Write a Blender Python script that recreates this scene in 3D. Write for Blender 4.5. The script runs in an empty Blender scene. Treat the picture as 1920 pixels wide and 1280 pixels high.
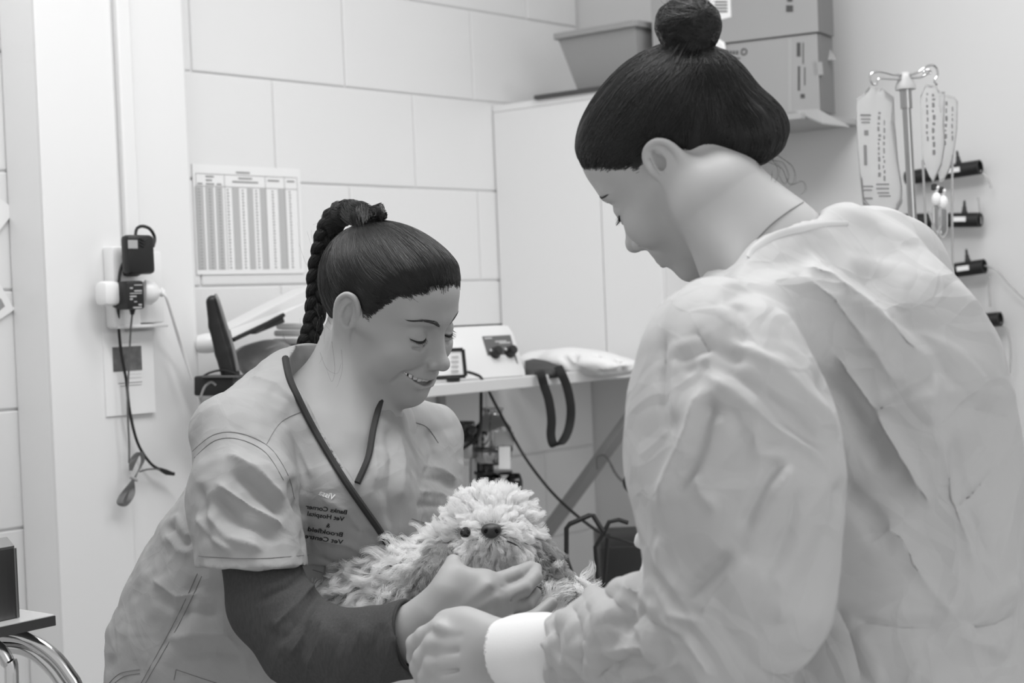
import bpy, bmesh, math, random
import numpy as np
from mathutils import Vector, Matrix
from mathutils.bvhtree import BVHTree
rng = np.random.default_rng(7)
random.seed(7)
scene = bpy.context.scene
COL = scene.collection
# ------------------------------------------------------------------ camera
FPX = 3200.0                       # focal length in pixels of the 1920 x 1280 frame
CAM_POS = np.array([0.0, 0.0, 1.30])
ROLL, PITCH = 0.0415, 0.019
def _cam_basis():
    fwd = np.array([0, math.cos(PITCH), -math.sin(PITCH)])
    r0 = np.array([1.0, 0, 0]); u0 = np.cross(r0, fwd)
    c, s = math.cos(ROLL), math.sin(ROLL)
    return c * r0 - s * u0, s * r0 + c * u0, fwd
CR, CU, CF = _cam_basis()
def P(u, v, d):
    """point seen at pixel (u, v) at the depth d (metres along the view axis)"""
    return CAM_POS + d * (CF + (u - 960) / FPX * CR - (v - 640) / FPX * CU)
def PL(pts): return [P(*p) for p in pts]
def proj(p):
    q = np.asarray(p, float) - CAM_POS
    d = q @ CF
    return 960 + FPX * (q @ CR) / d, 640 - FPX * (q @ CU) / d, d
def cam2w(v): return v[0] * CR + v[1] * CU - v[2] * CF
cd = bpy.data.cameras.new('camera'); cam = bpy.data.objects.new('camera', cd); COL.objects.link(cam)
cd.sensor_width = 36; cd.lens = 36 * FPX / 1920; cd.clip_start = 0.05
cam.matrix_world = Matrix(((CR[0], CU[0], -CF[0], CAM_POS[0]), (CR[1], CU[1], -CF[1], CAM_POS[1]), (CR[2], CU[2], -CF[2], CAM_POS[2]), (0, 0, 0, 1)))
cd.dof.use_dof = True; cd.dof.focus_distance = 2.13; cd.dof.aperture_fstop = 6.0
scene.camera = cam
# ------------------------------------------------------------------ light
LW_, LA_, LB_, LC_, LD_ = 0.66, 8, 14, 18, 20
vs = scene.view_settings
vs.view_transform = 'Standard'; vs.look = 'None'; vs.gamma = 1.0; vs.use_curve_mapping = False
vs.exposure = 0.0
w = bpy.data.worlds.new('clinic_room_light'); scene.world = w; w.use_nodes = True
w.node_tree.nodes['Background'].inputs[0].default_value = (1, 1, 1, 1)
w.node_tree.nodes['Background'].inputs[1].default_value = LW_
def area_light(name, loc, aim, sx, sy, power):
    ld = bpy.data.lights.new(name, 'AREA'); ld.shape = 'RECTANGLE'; ld.size = sx; ld.size_y = sy; ld.energy = power
    o = bpy.data.objects.new(name, ld); COL.objects.link(o); o.location = loc
    o.rotation_euler = (Vector(aim) - Vector(loc)).to_track_quat('-Z', 'Y').to_euler()
    return o
area_light('ceiling_tube_light', (-0.9, 2.1, 2.66), (-0.9, 2.1, 0), 1.2, 0.35, LA_)
area_light('ceiling_tube_light', (0.75, 2.6, 2.66), (0.75, 2.6, 0), 1.2, 0.35, LB_)
area_light('ceiling_tube_light', (0.0, 1.9, 2.66), (0.0, 1.9, 0), 1.2, 0.35, LC_)
area_light('right_fill_light', (2.2, -0.9, 1.9), (0.3, 2.2, 1.1), 1.4, 1.3, LD_)  # added fill from behind the camera on the right, not a window
# ------------------------------------------------------------------ materials
def lin(g):
    g = g / 255.0
    return g / 12.92 if g <= 0.04045 else ((g + 0.055) / 1.055) ** 2.4
MATS = {}
def mat(name, g, rough=0.5, metal=0.0, noise=0.0, nscale=30.0, bump=0.0, bscale=60.0, bdist=0.001, trans=0.0, spec=0.5, sub=0.0, alpha=1.0, emit=0.0, stretch=None, coat=0.0):
    if name in MATS: return MATS[name]
    m = bpy.data.materials.new(name); m.use_nodes = True; nt = m.node_tree; b = nt.nodes['Principled BSDF']
    c = lin(g); b.inputs['Base Color'].default_value = (c, c, c, 1)
    b.inputs['Roughness'].default_value = rough; b.inputs['Metallic'].default_value = metal
    b.inputs['Specular IOR Level'].default_value = spec
    b.inputs['Transmission Weight'].default_value = trans
    b.inputs['Coat Weight'].default_value = coat
    b.inputs['Alpha'].default_value = alpha
    if sub:
        b.inputs['Subsurface Weight'].default_value = sub; b.inputs['Subsurface Radius'].default_value = (.01, .01, .01); b.inputs['Subsurface Scale'].default_value = 0.5
    if emit:
        b.inputs['Emission Color'].default_value = (1, 1, 1, 1); b.inputs['Emission Strength'].default_value = emit
    vec = None
    def coords(sc):
        nonlocal vec
        if vec is None:
            tc = nt.nodes.new('ShaderNodeTexCoord'); vec = tc.outputs['Object']
            if stretch:
                mp = nt.nodes.new('ShaderNodeMapping'); mp.inputs['Scale'].default_value = stretch; nt.links.new(vec, mp.inputs[0]); vec = mp.outputs[0]
        return vec
    if noise:
        n = nt.nodes.new('ShaderNodeTexNoise'); n.inputs['Scale'].default_value = nscale; n.inputs['Detail'].default_value = 5
        nt.links.new(coords(0), n.inputs['Vector'])
        r = nt.nodes.new('ShaderNodeMapRange'); r.inputs['To Min'].default_value = 1 - noise; r.inputs['To Max'].default_value = 1 + noise
        nt.links.new(n.outputs['Fac'], r.inputs[0])
        mx = nt.nodes.new('ShaderNodeMixRGB'); mx.blend_type = 'MULTIPLY'; mx.inputs[0].default_value = 1; mx.inputs[1].default_value = (c, c, c, 1)
        nt.links.new(r.outputs[0], mx.inputs[2]); nt.links.new(mx.outputs[0], b.inputs['Base Color'])
    if bump:
        n = nt.nodes.new('ShaderNodeTexNoise'); n.inputs['Scale'].default_value = bscale; n.inputs['Detail'].default_value = 4
        nt.links.new(coords(0), n.inputs['Vector'])
        bp = nt.nodes.new('ShaderNodeBump'); bp.inputs['Strength'].default_value = bump; bp.inputs['Distance'].default_value = bdist
        nt.links.new(n.outputs['Fac'], bp.inputs['Height']); nt.links.new(bp.outputs[0], b.inputs['Normal'])
    MATS[name] = m
    return m
# ------------------------------------------------------------------ objects
def tag(o, label=None, cat=None, group=None, kind=None):
    if label: o['label'] = label
    if cat: o['category'] = cat
    if group: o['group'] = group
    if kind: o['kind'] = kind
    return o
def thing(name, loc, label, cat, group=None):
    o = bpy.data.objects.new(name, None); COL.objects.link(o); o.location = Vector(loc); o.empty_display_size = 0.05
    return tag(o, label, cat, group)
def link(name, me, m=None, parent=None, smooth=False):
    o = bpy.data.objects.new(name, me); COL.objects.link(o)
    if m is not None: me.materials.append(m)
    if smooth: me.polygons.foreach_set('use_smooth', np.ones(len(me.polygons), bool))
    if parent is not None:
        o.parent = parent
        o.matrix_parent_inverse = Matrix.Translation(-wloc(parent))
    return o
def wloc(o):
    v = Vector(o.location); p = o.parent
    return v + (wloc(p) + o.matrix_parent_inverse.translation if p is not None else Vector())
def mesh_np(name, V, Fq):
    """numpy verts and a list/array of faces -> mesh"""
    me = bpy.data.meshes.new(name); V = np.ascontiguousarray(V, np.float32)
    if isinstance(Fq, np.ndarray):
        n, k = Fq.shape
        me.vertices.add(len(V)); me.vertices.foreach_set('co', V.ravel())
        me.loops.add(n * k); me.loops.foreach_set('vertex_index', Fq.ravel().astype(np.int32))
        me.polygons.add(n); me.polygons.foreach_set('loop_start', np.arange(0, n * k, k, dtype=np.int32))
        try: me.polygons.foreach_set('loop_total', np.full(n, k, np.int32))
        except Exception: pass
        me.update(calc_edges=True)
    else:
        me.from_pydata([tuple(map(float, v)) for v in V], [], [tuple(int(i) for i in f) for f in Fq]); me.update()
    return me
class MB:
    """collects boxes, tubes, lathes, prisms; build() links them as ONE mesh object"""
    def __init__(s): s.V = []; s.F = []; s.n = 0
    def add(s, V, Fs):
        V = [np.asarray(v, float) for v in V]
        s.V += V; s.F += [tuple(i + s.n for i in f) for f in Fs]; s.n += len(V); return s
    def box(s, o, a, b, c, bev=0.0):
        """centre o, half-axis vectors a, b, c (world)"""
        o, a, b, c = [np.asarray(t, float) for t in (o, a, b, c)]
        if np.dot(np.cross(a, b), c) < 0: c = -c
        bm = bmesh.new(); bmesh.ops.create_cube(bm, size=2.0)
        la, lb, lc = [np.linalg.norm(t) for t in (a, b, c)]
        for v in bm.verts: v.co = Vector((v.co.x * la, v.co.y * lb, v.co.z * lc))
        if bev > 0: bmesh.ops.bevel(bm, geom=bm.edges[:], offset=min(bev, .9 * min(la, lb, lc)), segments=2, affect='EDGES', profile=0.5)
        V = [o + a / la * v.co.x + b / lb * v.co.y + c / lc * v.co.z for v in bm.verts]
        Fs = [[v.index for v in f.verts] for f in bm.faces]; bm.free()
        return s.add(V, Fs)
    def tube(s, pts, r, n=10, closed=False, flat=None, caps=True):
        pts = [np.asarray(p, float) for p in pts]; N = len(pts)
        rr = [r] * N if np.isscalar(r) else list(r)
        V = []; up = None
        for i in range(N):
            if closed: t = pts[(i + 1) % N] - pts[i - 1]
            else: t = pts[min(i + 1, N - 1)] - pts[max(i - 1, 0)]
            t = t / (np.linalg.norm(t) + 1e-12)
            if up is None:
                up = np.array([0, 0, 1.0]) if abs(t[2]) < .9 else np.array([1.0, 0, 0])
                if flat is not None: up = np.asarray(flat[0], float)
            a = up - t * np.dot(up, t); a /= np.linalg.norm(a) + 1e-12; up = a if flat is None else np.asarray(flat[0], float); b = np.cross(t, a)
            fa = flat[1] if flat is not None else 1.0
            for k in range(n):
                an = 2 * math.pi * k / n
                V.append(pts[i] + rr[i] * (fa * math.cos(an) * a + math.sin(an) * b))
        Fs = []
        for i in range(N if closed else N - 1):
            j = (i + 1) % N
            for k in range(n):
                k2 = (k + 1) % n
                Fs.append((i * n + k, i * n + k2, j * n + k2, j * n + k))
        if not closed and caps:
            Fs.append(tuple(range(n - 1, -1, -1))); Fs.append(tuple((N - 1) * n + k for k in range(n)))
        return s.add(V, Fs)
    def lathe(s, o, ax, prof, n=24):
        """profile [(r, h)] turned round the axis ax through o"""
        o = np.asarray(o, float); ax = np.asarray(ax, float); ax = ax / np.linalg.norm(ax)
        a = np.cross(ax, [0.3, 0.9, 0.1]) if abs(ax[0]) > .9 else np.cross(ax, [1, 0, 0]); a /= np.linalg.norm(a); b = np.cross(ax, a)
        V = []; Fs = []
        for r, h in prof:
            for k in range(n):
                an = 2 * math.pi * k / n
                V.append(o + ax * h + r * (math.cos(an) * a + math.sin(an) * b))
        for i in range(len(prof) - 1):
            for k in range(n):
                k2 = (k + 1) % n; Fs.append((i * n + k, i * n + k2, (i + 1) * n + k2, (i + 1) * n + k))
        Fs.append(tuple(range(n - 1, -1, -1))); Fs.append(tuple((len(prof) - 1) * n + k for k in range(n)))
        return s.add(V, Fs)
    def prism(s, poly, ext):
        """planar polygon (world points) extruded by ext"""
        poly = [np.asarray(p, float) for p in poly]; ext = np.asarray(ext, float); n = len(poly)
        nrm = sum(np.cross(poly[i] - poly[0], poly[(i + 1) % n] - poly[0]) for i in range(1, n - 1))
        if np.dot(nrm, ext) > 0: poly = poly[::-1]
        V = poly + [p + ext for p in poly]
        Fs = [tuple(range(n)), tuple(range(2 * n - 1, n - 1, -1))] + [((i + 1) % n, i, n + i, n + (i + 1) % n) for i in range(n)]
        return s.add(V, Fs)
    def grid(s, G):
        """G[i][j] world points -> sheet"""
        G = np.asarray(G, float); a, b = G.shape[:2]
        return s.add(list(G.reshape(-1, 3)), [(i * b + j, (i + 1) * b + j, (i + 1) * b + j + 1, i * b + j + 1) for i in range(a - 1) for j in range(b - 1)])
    def build(s, name, m, parent=None, smooth=False, angle=None):
        me = mesh_np(name, np.array(s.V), s.F)
        bm = bmesh.new(); bm.from_mesh(me); bmesh.ops.recalc_face_normals(bm, faces=bm.faces[:]); bm.to_mesh(me); bm.free()
        o = link(name, me, m, parent, smooth)
        if smooth and angle != 0:
            try: me.set_sharp_from_angle(angle=math.radians(angle or 40))
            except Exception: pass
        return o
def catmull(pts, n=6, closed=False):
    p = [np.asarray(q, float) for q in pts]; N = len(p); out = []
    rngi = range(N if closed else N - 1)
    for i in rngi:
        if closed: a, b, c, d = p[i - 1], p[i], p[(i + 1) % N], p[(i + 2) % N]
        else: a, b, c, d = p[max(i - 1, 0)], p[i], p[i + 1], p[min(i + 2, N - 1)]
        for k in range(n):
            t = k / n
            out.append(0.5 * (2 * b + (c - a) * t + (2 * a - 5 * b + 4 * c - d) * t * t + (3 * b - a - 3 * c + d) * t ** 3))
    if not closed: out.append(p[-1])
    return out
# ------------------------------------------------------------------ sculpting in distance fields
def I3(): return np.eye(3)
def ell(c, r, R=None):
    c = np.asarray(c, float); r = np.asarray(r, float); R = I3() if R is None else np.asarray(R, float)   # columns = axes
    e = np.sqrt(((R * r[None, :]) ** 2).sum(1))
    def f(X, Y, Z):
        x, y, z = X - c[0], Y - c[1], Z - c[2]
        q = [(x * R[0, i] + y * R[1, i] + z * R[2, i]) / r[i] for i in range(3)]
        k0 = np.sqrt(q[0] ** 2 + q[1] ** 2 + q[2] ** 2)
        k1 = np.sqrt((q[0] / r[0]) ** 2 + (q[1] / r[1]) ** 2 + (q[2] / r[2]) ** 2) + 1e-9
        return k0 * (k0 - 1) / k1
    return c - e, c + e, f
def cone(a, b, ra, rb=None, flat=None):
    a = np.asarray(a, float); b = np.asarray(b, float); rb = ra if rb is None else rb
    ab = b - a; L2 = max(ab @ ab, 1e-12)
    if flat is not None:
        w = np.asarray(flat[0], float); w = w / np.linalg.norm(w); w = w - ab * (w @ ab) / L2; w /= np.linalg.norm(w) + 1e-12; g = 1 / flat[1] - 1
    mr = max(ra, rb) * (1 if flat is None else max(1, flat[1]))
    def f(X, Y, Z):
        x, y, z = X - a[0], Y - a[1], Z - a[2]
        t = np.clip((x * ab[0] + y * ab[1] + z * ab[2]) / L2, 0, 1)
        x, y, z = x - t * ab[0], y - t * ab[1], z - t * ab[2]
        if flat is not None:
            s = (x * w[0] + y * w[1] + z * w[2]) * g
            x, y, z = x + s * w[0], y + s * w[1], z + s * w[2]
        return np.sqrt(x * x + y * y + z * z) - (ra + (rb - ra) * t)
    return np.minimum(a, b) - mr, np.maximum(a, b) + mr, f
def rbox(c, h, R, r=0.0):
    c = np.asarray(c, float); h = np.asarray(h, float); R = np.asarray(R, float)
    e = (np.abs(R) * h[None, :]).sum(1)
    def f(X, Y, Z):
        x, y, z = X - c[0], Y - c[1], Z - c[2]
        q = [np.abs(x * R[0, i] + y * R[1, i] + z * R[2, i]) - h[i] + r for i in range(3)]
        o = np.sqrt(sum(np.maximum(t, 0) ** 2 for t in q))
        return o + np.minimum(np.maximum(np.maximum(q[0], q[1]), q[2]), 0) - r
    return c - e, c + e, f
def pixpoly(poly, d0, d1):
    """a prism whose outline runs through the given pixels between the depths d0 and d1 (a real cut through cloth)"""
    poly = np.asarray(poly, float); n = len(poly)
    cs = np.array([P(u, v, d) for u, v in poly for d in (d0, d1)])
    def f(X, Y, Z):
        x, y, z = X - CAM_POS[0], Y - CAM_POS[1], Z - CAM_POS[2]
        d = x * CF[0] + y * CF[1] + z * CF[2]; dd = np.maximum(d, .1)
        u = 960 + FPX * (x * CR[0] + y * CR[1] + z * CR[2]) / dd; v = 640 - FPX * (x * CU[0] + y * CU[1] + z * CU[2]) / dd
        m = np.full(u.shape, 1e9); s = np.zeros(u.shape, bool)
        for i in range(n):
            ax, ay = poly[i]; bx, by = poly[(i + 1) % n]
            ex, ey = bx - ax, by - ay; wx, wy = u - ax, v - ay
            t = np.clip((wx * ex + wy * ey) / (ex * ex + ey * ey), 0, 1)
            m = np.minimum(m, (wx - ex * t) ** 2 + (wy - ey * t) ** 2)
            c1 = v >= ay; c2 = v < by; c3 = ex * wy > ey * wx
            s ^= (c1 & c2 & c3) | (~c1 & ~c2 & ~c3)
        sd = np.sqrt(m) * np.where(s, -1, 1) * d / FPX
        return np.maximum(np.maximum(sd, d - d1), d0 - d)
    return cs.min(0), cs.max(0), f
def chain(pts, rs, flat=None):
    return [cone(pts[i], pts[i + 1], rs[i], rs[i + 1], flat) for i in range(len(pts) - 1)]
class Sdf:
    FAR = 0.5
    def __init__(s, lo, hi, h, pad=0.045):
        lo, hi = np.asarray(lo, float), np.asarray(hi, float); sw = np.where(lo > hi, .1, 0)
        lo, hi = np.minimum(lo, hi) - sw, np.maximum(lo, hi) + sw
        s.lo = lo; s.h = h; s.pad = pad
        s.n = np.ceil((np.asarray(hi, float) - s.lo) / h).astype(int) + 1
        s.g = np.full(s.n, s.FAR, np.float32)
        s.ax = [(s.lo[i] + h * np.arange(s.n[i])).astype(np.float32) for i in range(3)]
    def _sl(s, lo, hi, pad):
        a = np.clip(np.floor((lo - pad - s.lo) / s.h).astype(int), 0, s.n); b = np.clip(np.ceil((hi + pad - s.lo) / s.h).astype(int) + 1, 0, s.n)
        return tuple(slice(a[i], b[i]) for i in range(3)), (a < b).all()
    def _ev(s, prim, k, big=True):
        lo, hi, f = prim
        sl, ok = s._sl(lo, hi, max(1.3 * k + 4 * s.h, s.pad if big else 0))
        if not ok: return None, None
        X, Y, Z = s.ax[0][sl[0]][:, None, None], s.ax[1][sl[1]][None, :, None], s.ax[2][sl[2]][None, None, :]
        return sl, np.broadcast_to(f(X, Y, Z), [q.stop - q.start for q in sl]).astype(np.float32)
    def add(s, prim, k=0.0):
        for p in (prim if isinstance(prim, list) else [prim]):
            sl, d = s._ev(p, k)
            if sl is None: continue
            a = s.g[sl]; m = np.minimum(a, d)
            if k > 0:
                hh = np.maximum(1.3 * k - np.abs(a - d), 0) / (1.3 * k); m = m - hh ** 3 * k * 0.2167
            s.g[sl] = m
        return s
    def sub(s, prim, k=0.0):
        for p in (prim if isinstance(prim, list) else [prim]):
            sl, d = s._ev(p, k, False)
            if sl is None: continue
            a = s.g[sl]; d = -d; m = np.maximum(a, d)
            if k > 0:
                hh = np.maximum(1.3 * k - np.abs(a - d), 0) / (1.3 * k); m = m + hh ** 3 * k * 0.2167
            s.g[sl] = m
        return s
    def keep(s, f):
        X, Y, Z = s.ax[0][:, None, None], s.ax[1][None, :, None], s.ax[2][None, None, :]
        s.g = np.maximum(s.g, f(X, Y, Z).astype(np.float32)); return s
    def at(s, p):
        q = (np.asarray(p) - s.lo) / s.h
        i = np.clip(np.floor(q).astype(int), 0, s.n - 2); t = np.clip(q - i, 0, 1)
        r = 0
        for dx in (0, 1):
            for dy in (0, 1):
                for dz in (0, 1):
                    wt = (t[:, 0] if dx else 1 - t[:, 0]) * (t[:, 1] if dy else 1 - t[:, 1]) * (t[:, 2] if dz else 1 - t[:, 2])
                    r = r + wt * s.g[i[:, 0] + dx, i[:, 1] + dy, i[:, 2] + dz]
        return r
    def grad(s, p, e=None):
        e = e or s.h; p = np.asarray(p, float); o = np.zeros_like(p)
        for k in range(3):
            d = np.zeros(3); d[k] = e
            o[:, k] = s.at(p + d) - s.at(p - d)
        return o / (np.linalg.norm(o, axis=1, keepdims=True) + 1e-9)
    def mesh(s):
        g = s.g
        for a in range(3):
            for e in (0, 1, -1, -2):
                sl = [slice(None)] * 3; sl[a] = e; g[tuple(sl)] = np.maximum(g[tuple(sl)], .3 * s.h)
        neg = g < 0
        c = np.zeros(s.n - 1, np.uint8)
        for dx in (0, 1):
            for dy in (0, 1):
                for dz in (0, 1):
                    c += neg[dx:s.n[0] - 1 + dx, dy:s.n[1] - 1 + dy, dz:s.n[2] - 1 + dz]
        ids = np.argwhere((c > 0) & (c < 8))
        vid = np.full(s.n - 1, -1, np.int64); vid[tuple(ids.T)] = np.arange(len(ids))
        acc = np.zeros((len(ids), 3)); cnt = np.zeros(len(ids))
        for ax in range(3):
            o1, o2 = [k for k in range(3) if k != ax]
            for b in (0, 1):
                for cc in (0, 1):
                    p = ids.copy(); p[:, o1] += b; p[:, o2] += cc
                    q = p.copy(); q[:, ax] += 1
                    va = g[tuple(p.T)]; vb = g[tuple(q.T)]
                    m = (va < 0) != (vb < 0)
                    t = va[m] / (va[m] - vb[m])
                    pt = p[m].astype(float); pt[:, ax] += t
                    acc[m] += pt; cnt[m] += 1
        V = s.lo + s.h * acc / cnt[:, None]
        Q = []
        for ax in range(3):
            o1, o2 = (ax + 1) % 3, (ax + 2) % 3
            sl0 = [slice(None)] * 3; sl1 = [slice(None)] * 3
            sl0[ax] = slice(0, -1); sl1[ax] = slice(1, None)
            a, b = neg[tuple(sl0)], neg[tuple(sl1)]
            for flip in (0, 1):
                e = np.argwhere((a & ~b) if not flip else (~a & b))
                e = e[(e[:, o1] > 0) & (e[:, o2] > 0) & (e[:, o1] < s.n[o1] - 1) & (e[:, o2] < s.n[o2] - 1)]
                if not len(e): continue
                w = []
                for d1, d2 in ((1, 1), (0, 1), (0, 0), (1, 0)):
                    p = e.copy(); p[:, o1] -= d1; p[:, o2] -= d2; w.append(vid[tuple(p.T)])
                w = np.stack(w, 1)
                Q.append(w[:, ::-1] if flip else w)
        return V, np.concatenate(Q)
    def obj(s, name, m, parent=None, fn=None):
        V, Q = s.mesh()
        if fn is not None: V = fn(V, Q)
        me = mesh_np(name, V, Q)
        return link(name, me, m, parent, True)
def vnormals(V, Q):
    n = np.cross(V[Q[:, 2]] - V[Q[:, 0]], V[Q[:, 3]] - V[Q[:, 1]]); o = np.zeros_like(V)
    for k in range(4):
        for j in range(3): o[:, j] += np.bincount(Q[:, k], n[:, j], len(V))
    return o / (np.linalg.norm(o, axis=1, keepdims=True) + 1e-12)
def relax(V, Q, it=1, w=0.5):
    for _ in range(it):
        a = np.zeros_like(V); c = np.zeros(len(V))
        for k in range(4):
            i, j = Q[:, k], Q[:, (k + 1) % 4]
            for q in range(3):
                a[:, q] += np.bincount(i, V[j, q], len(V)); a[:, q] += np.bincount(j, V[i, q], len(V))
            c += np.bincount(i, minlength=len(V)) + np.bincount(j, minlength=len(V))
        V = V + w * (a / np.maximum(c, 1)[:, None] - V)
    return V
def drop(V, Q, keep):
    """keep only the faces whose four corners are all kept"""
    Q = Q[keep[Q].all(1)]; u = np.unique(Q); m = np.full(len(V), -1); m[u] = np.arange(len(u))
    return V[u], m[Q]
# ------------------------------------------------------------------ a head in its own frame (cm): x side, y forward, z up, eyes at z = 0
class Frame:
    def __init__(s, o, R, sc): s.o = np.asarray(o, float); s.R = np.asarray(R, float); s.k = 0.01 * sc
    def w(s, p): return s.o + (np.asarray(p, float) * s.k) @ s.R.T
    def l(s, p): return ((np.asarray(p, float) - s.o) @ s.R) / s.k
    def E(s, c, r, rot=None): return ell(s.w(c), np.asarray(r) * s.k, s.R if rot is None else s.R @ rot)
    def C(s, a, b, ra, rb=None, flat=None):
        return cone(s.w(a), s.w(b), ra * s.k, (ra if rb is None else rb) * s.k, None if flat is None else (s.R @ np.asarray(flat[0], float), flat[1]))
    def chain(s, pts, rs): return [s.C(pts[i], pts[i + 1], rs[i], rs[i + 1]) for i in range(len(pts) - 1)]
def rx(a): c, s = math.cos(a), math.sin(a); return np.array([[1, 0, 0], [0, c, -s], [0, s, c]])
def ry(a): c, s = math.cos(a), math.sin(a); return np.array([[c, 0, s], [0, 1, 0], [-s, 0, c]])
def rz(a): c, s = math.cos(a), math.sin(a); return np.array([[c, -s, 0], [s, c, 0], [0, 0, 1]])
def mirror(p, m): return (p[0] * m, p[1], p[2])
EARH = [(6.95, .6, -.6), (7.1, .95, .4), (7.4, .85, 1.7), (7.7, .15, 2.65), (8.0, -.95, 2.7), (8.25, -1.75, 1.7), (8.2, -1.85, .2), (7.95, -1.5, -1.3), (7.65, -1.0, -2.6)]
def ear(sd, f, m, flat=1.0):
    M = lambda p: mirror((7.35 + (p[0] - 7.35) * flat, p[1] * (1.3 - .3 * flat) - .35 * (1 - flat), p[2]), m)
    k = f.k; tilt = rz(m * .42 * flat)
    sd.add(f.E(M((7.45, -.45, .2)), (.55, 1.35, 2.55), tilt), .2 * k)
    sd.sub(f.E(M((8.0, -.3, .5)), (.62, .85, 1.75), tilt), .2 * k)
    sd.sub(f.E(M((7.72, .0, -.85)), (.6, .55, .8), tilt), .2 * k)
    hp = catmull([M(p) for p in EARH], 4)
    sd.add(f.chain(hp, [.23 + .1 * min(1, i / 6) for i in range(len(hp))]), .17 * k)
    hp = catmull([M(p) for p in [(7.7, -.45, 1.9), (7.92, -1.0, .9), (7.97, -1.12, -.3), (7.72, -.8, -1.4)]], 4)
    sd.add(f.chain(hp, [.17 + .08 * min(1, i / 6) for i in range(len(hp))]), .25 * k)
    sd.add(f.E(M((7.4, -.6, -2.85)), (.32, .62, .95), tilt), .35 * k)
    sd.add(f.E(M((7.3, .55, -.85)), (.3, .32, .55)), .25 * k)
    sd.add(f.E(M((7.5, -.5, -1.7)), (.3, .4, .35)), .25 * k)
LASH = [(1.75, 8.25, -.28), (2.3, 8.62, -.55), (3.1, 8.78, -.68), (3.9, 8.45, -.6), (4.6, 7.8, -.32)]
def head(sd, f, smile=1.0, open_mouth=True, chin=0.0, earflat=1.0):
    k = f.k
    sd.add(f.E((0, -.6, 3.0), (7.0, 9.1, 7.6)))
    sd.add(f.E((0, 3.5, 4.2), (6.3, 5.95, 5.4)), 2 * k)
    sd.add(f.E((0, 3.0, -2.6), (5.75, 6.35, 7.2)), 2.5 * k)
    for m in (-1, 1):
        M = lambda p: mirror(p, m)
        sd.add(f.C(M((4.4, .6, -5.4)), M((1.0, 6.3, -8.7)), 1.3, 1.5), 2.6 * k)
        sd.add(f.C(M((3.6, 7.0, -1.9)), M((6.1, 1.4, -.7)), 1.0, .8), 2.2 * k)
        sd.add(f.C(M((.9, 8.55, 1.9)), M((4.2, 7.2, 2.2)), .85, .75), 1.8 * k)
    sd.add(f.E((0, 7.3 + chin, -9.2), (2.0, 1.55, 1.35)), 1.6 * k)
    sd.add(f.E((0, 7.5, -5.9), (3.0, 2.1, 2.3)), 1.8 * k)
    if smile > .5:
        sd.add(f.E((0, 4.0, -7.9), (4.4, 3.6, 2.4)), 2.4 * k)
        for m in (-1, 1): sd.add(f.E((m * 4.3, 4.6, -5.2), (1.9, 2.4, 2.2)), 2.2 * k)
    for m in (-1, 1):
        M = lambda p: mirror(p, m)
        sd.add(f.E(M((3.75, 6.35, -3.0)), (2.3, 2.2, 2.1)), 2.0 * k)
        sd.sub(f.E(M((3.2, 9.35, .1)), (1.8, 1.5, 1.05)), 1.3 * k)
        sd.sub(f.E(M((1.55, 9.4, .2)), (.6, .8, .9)), 1.0 * k)
        sd.add(f.E(M((3.2, 7.42, .0)), (1.55, 1.28, 1.15)), .55 * k)
        # upper lid with its fold, the lid edge, the lower lid
        sd.sub(f.chain(catmull([M(p) for p in [(1.9, 8.3, .55), (2.6, 8.75, .85), (3.4, 8.72, .88), (4.3, 8.1, .65), (5.0, 7.2, .1)]], 4), [.05] * 17), .2 * k)
        lp = catmull([M(p) for p in LASH], 4)
        sd.add(f.chain([p + np.array((0, -.04, .2)) for p in lp], [.1] * 17), .25 * k)
        sd.sub(f.chain([p + np.array((0, .02, -.12)) for p in lp], [.05] * 17), .12 * k)
        sd.add(f.chain([p + np.array((0, -.12, -.5)) for p in lp], [.16] * 17), .35 * k)
        sd.sub(f.chain([M(p) for p in [(2.0, 8.5, -1.35), (3.0, 8.75, -1.7), (4.2, 8.3, -1.6)]], [.05, .08, .05]), .5 * k)
        if smile > .5: sd.sub(f.chain([M(p) for p in [(4.7, 7.8, -.3), (5.5, 6.7, -.35)]], [.04, .03]), .15 * k)
    # nose
    sd.add(f.C((0, 8.5, .9), (0, 10.5, -2.9), .52, .62), 1.3 * k)
    sd.add(f.C((0, 8.3, -1.5), (0, 9.2, -3.6), .8, 1.2), 1.3 * k)
    sd.add(f.E((0, 10.75, -3.5), (.98, 1.0, .92)), .8 * k)
    for m in (-1, 1):
        M = lambda p: mirror(p, m)
        sd.add(f.E(M((1.15, 9.6, -3.9)), (.72, 1.0, .72)), .5 * k)
        sd.sub(f.E(M((.55, 10.15, -4.45)), (.28, .55, .35)), .2 * k)
        sd.sub(f.chain([M((1.75, 9.5, -4.0)), M((2.7, 9.05, -4.9)), M((3.9, 7.9, -5.6)), M((4.35, 7.0, -6.8))], [.1, .2, .26, .1]), .9 * k * smile + .01 * k)
    cz = -5.3 if smile > .5 else -6.0
    cx = 3.75 if smile > .5 else 2.5
    up = [(-cx, 7.25 if smile > .5 else 8.05, cz), (-1.5, 9.2, cz - .6), (0, 9.6, cz - .75), (1.5, 9.2, cz - .6), (cx, 7.25 if smile > .5 else 8.05, cz)]
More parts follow.
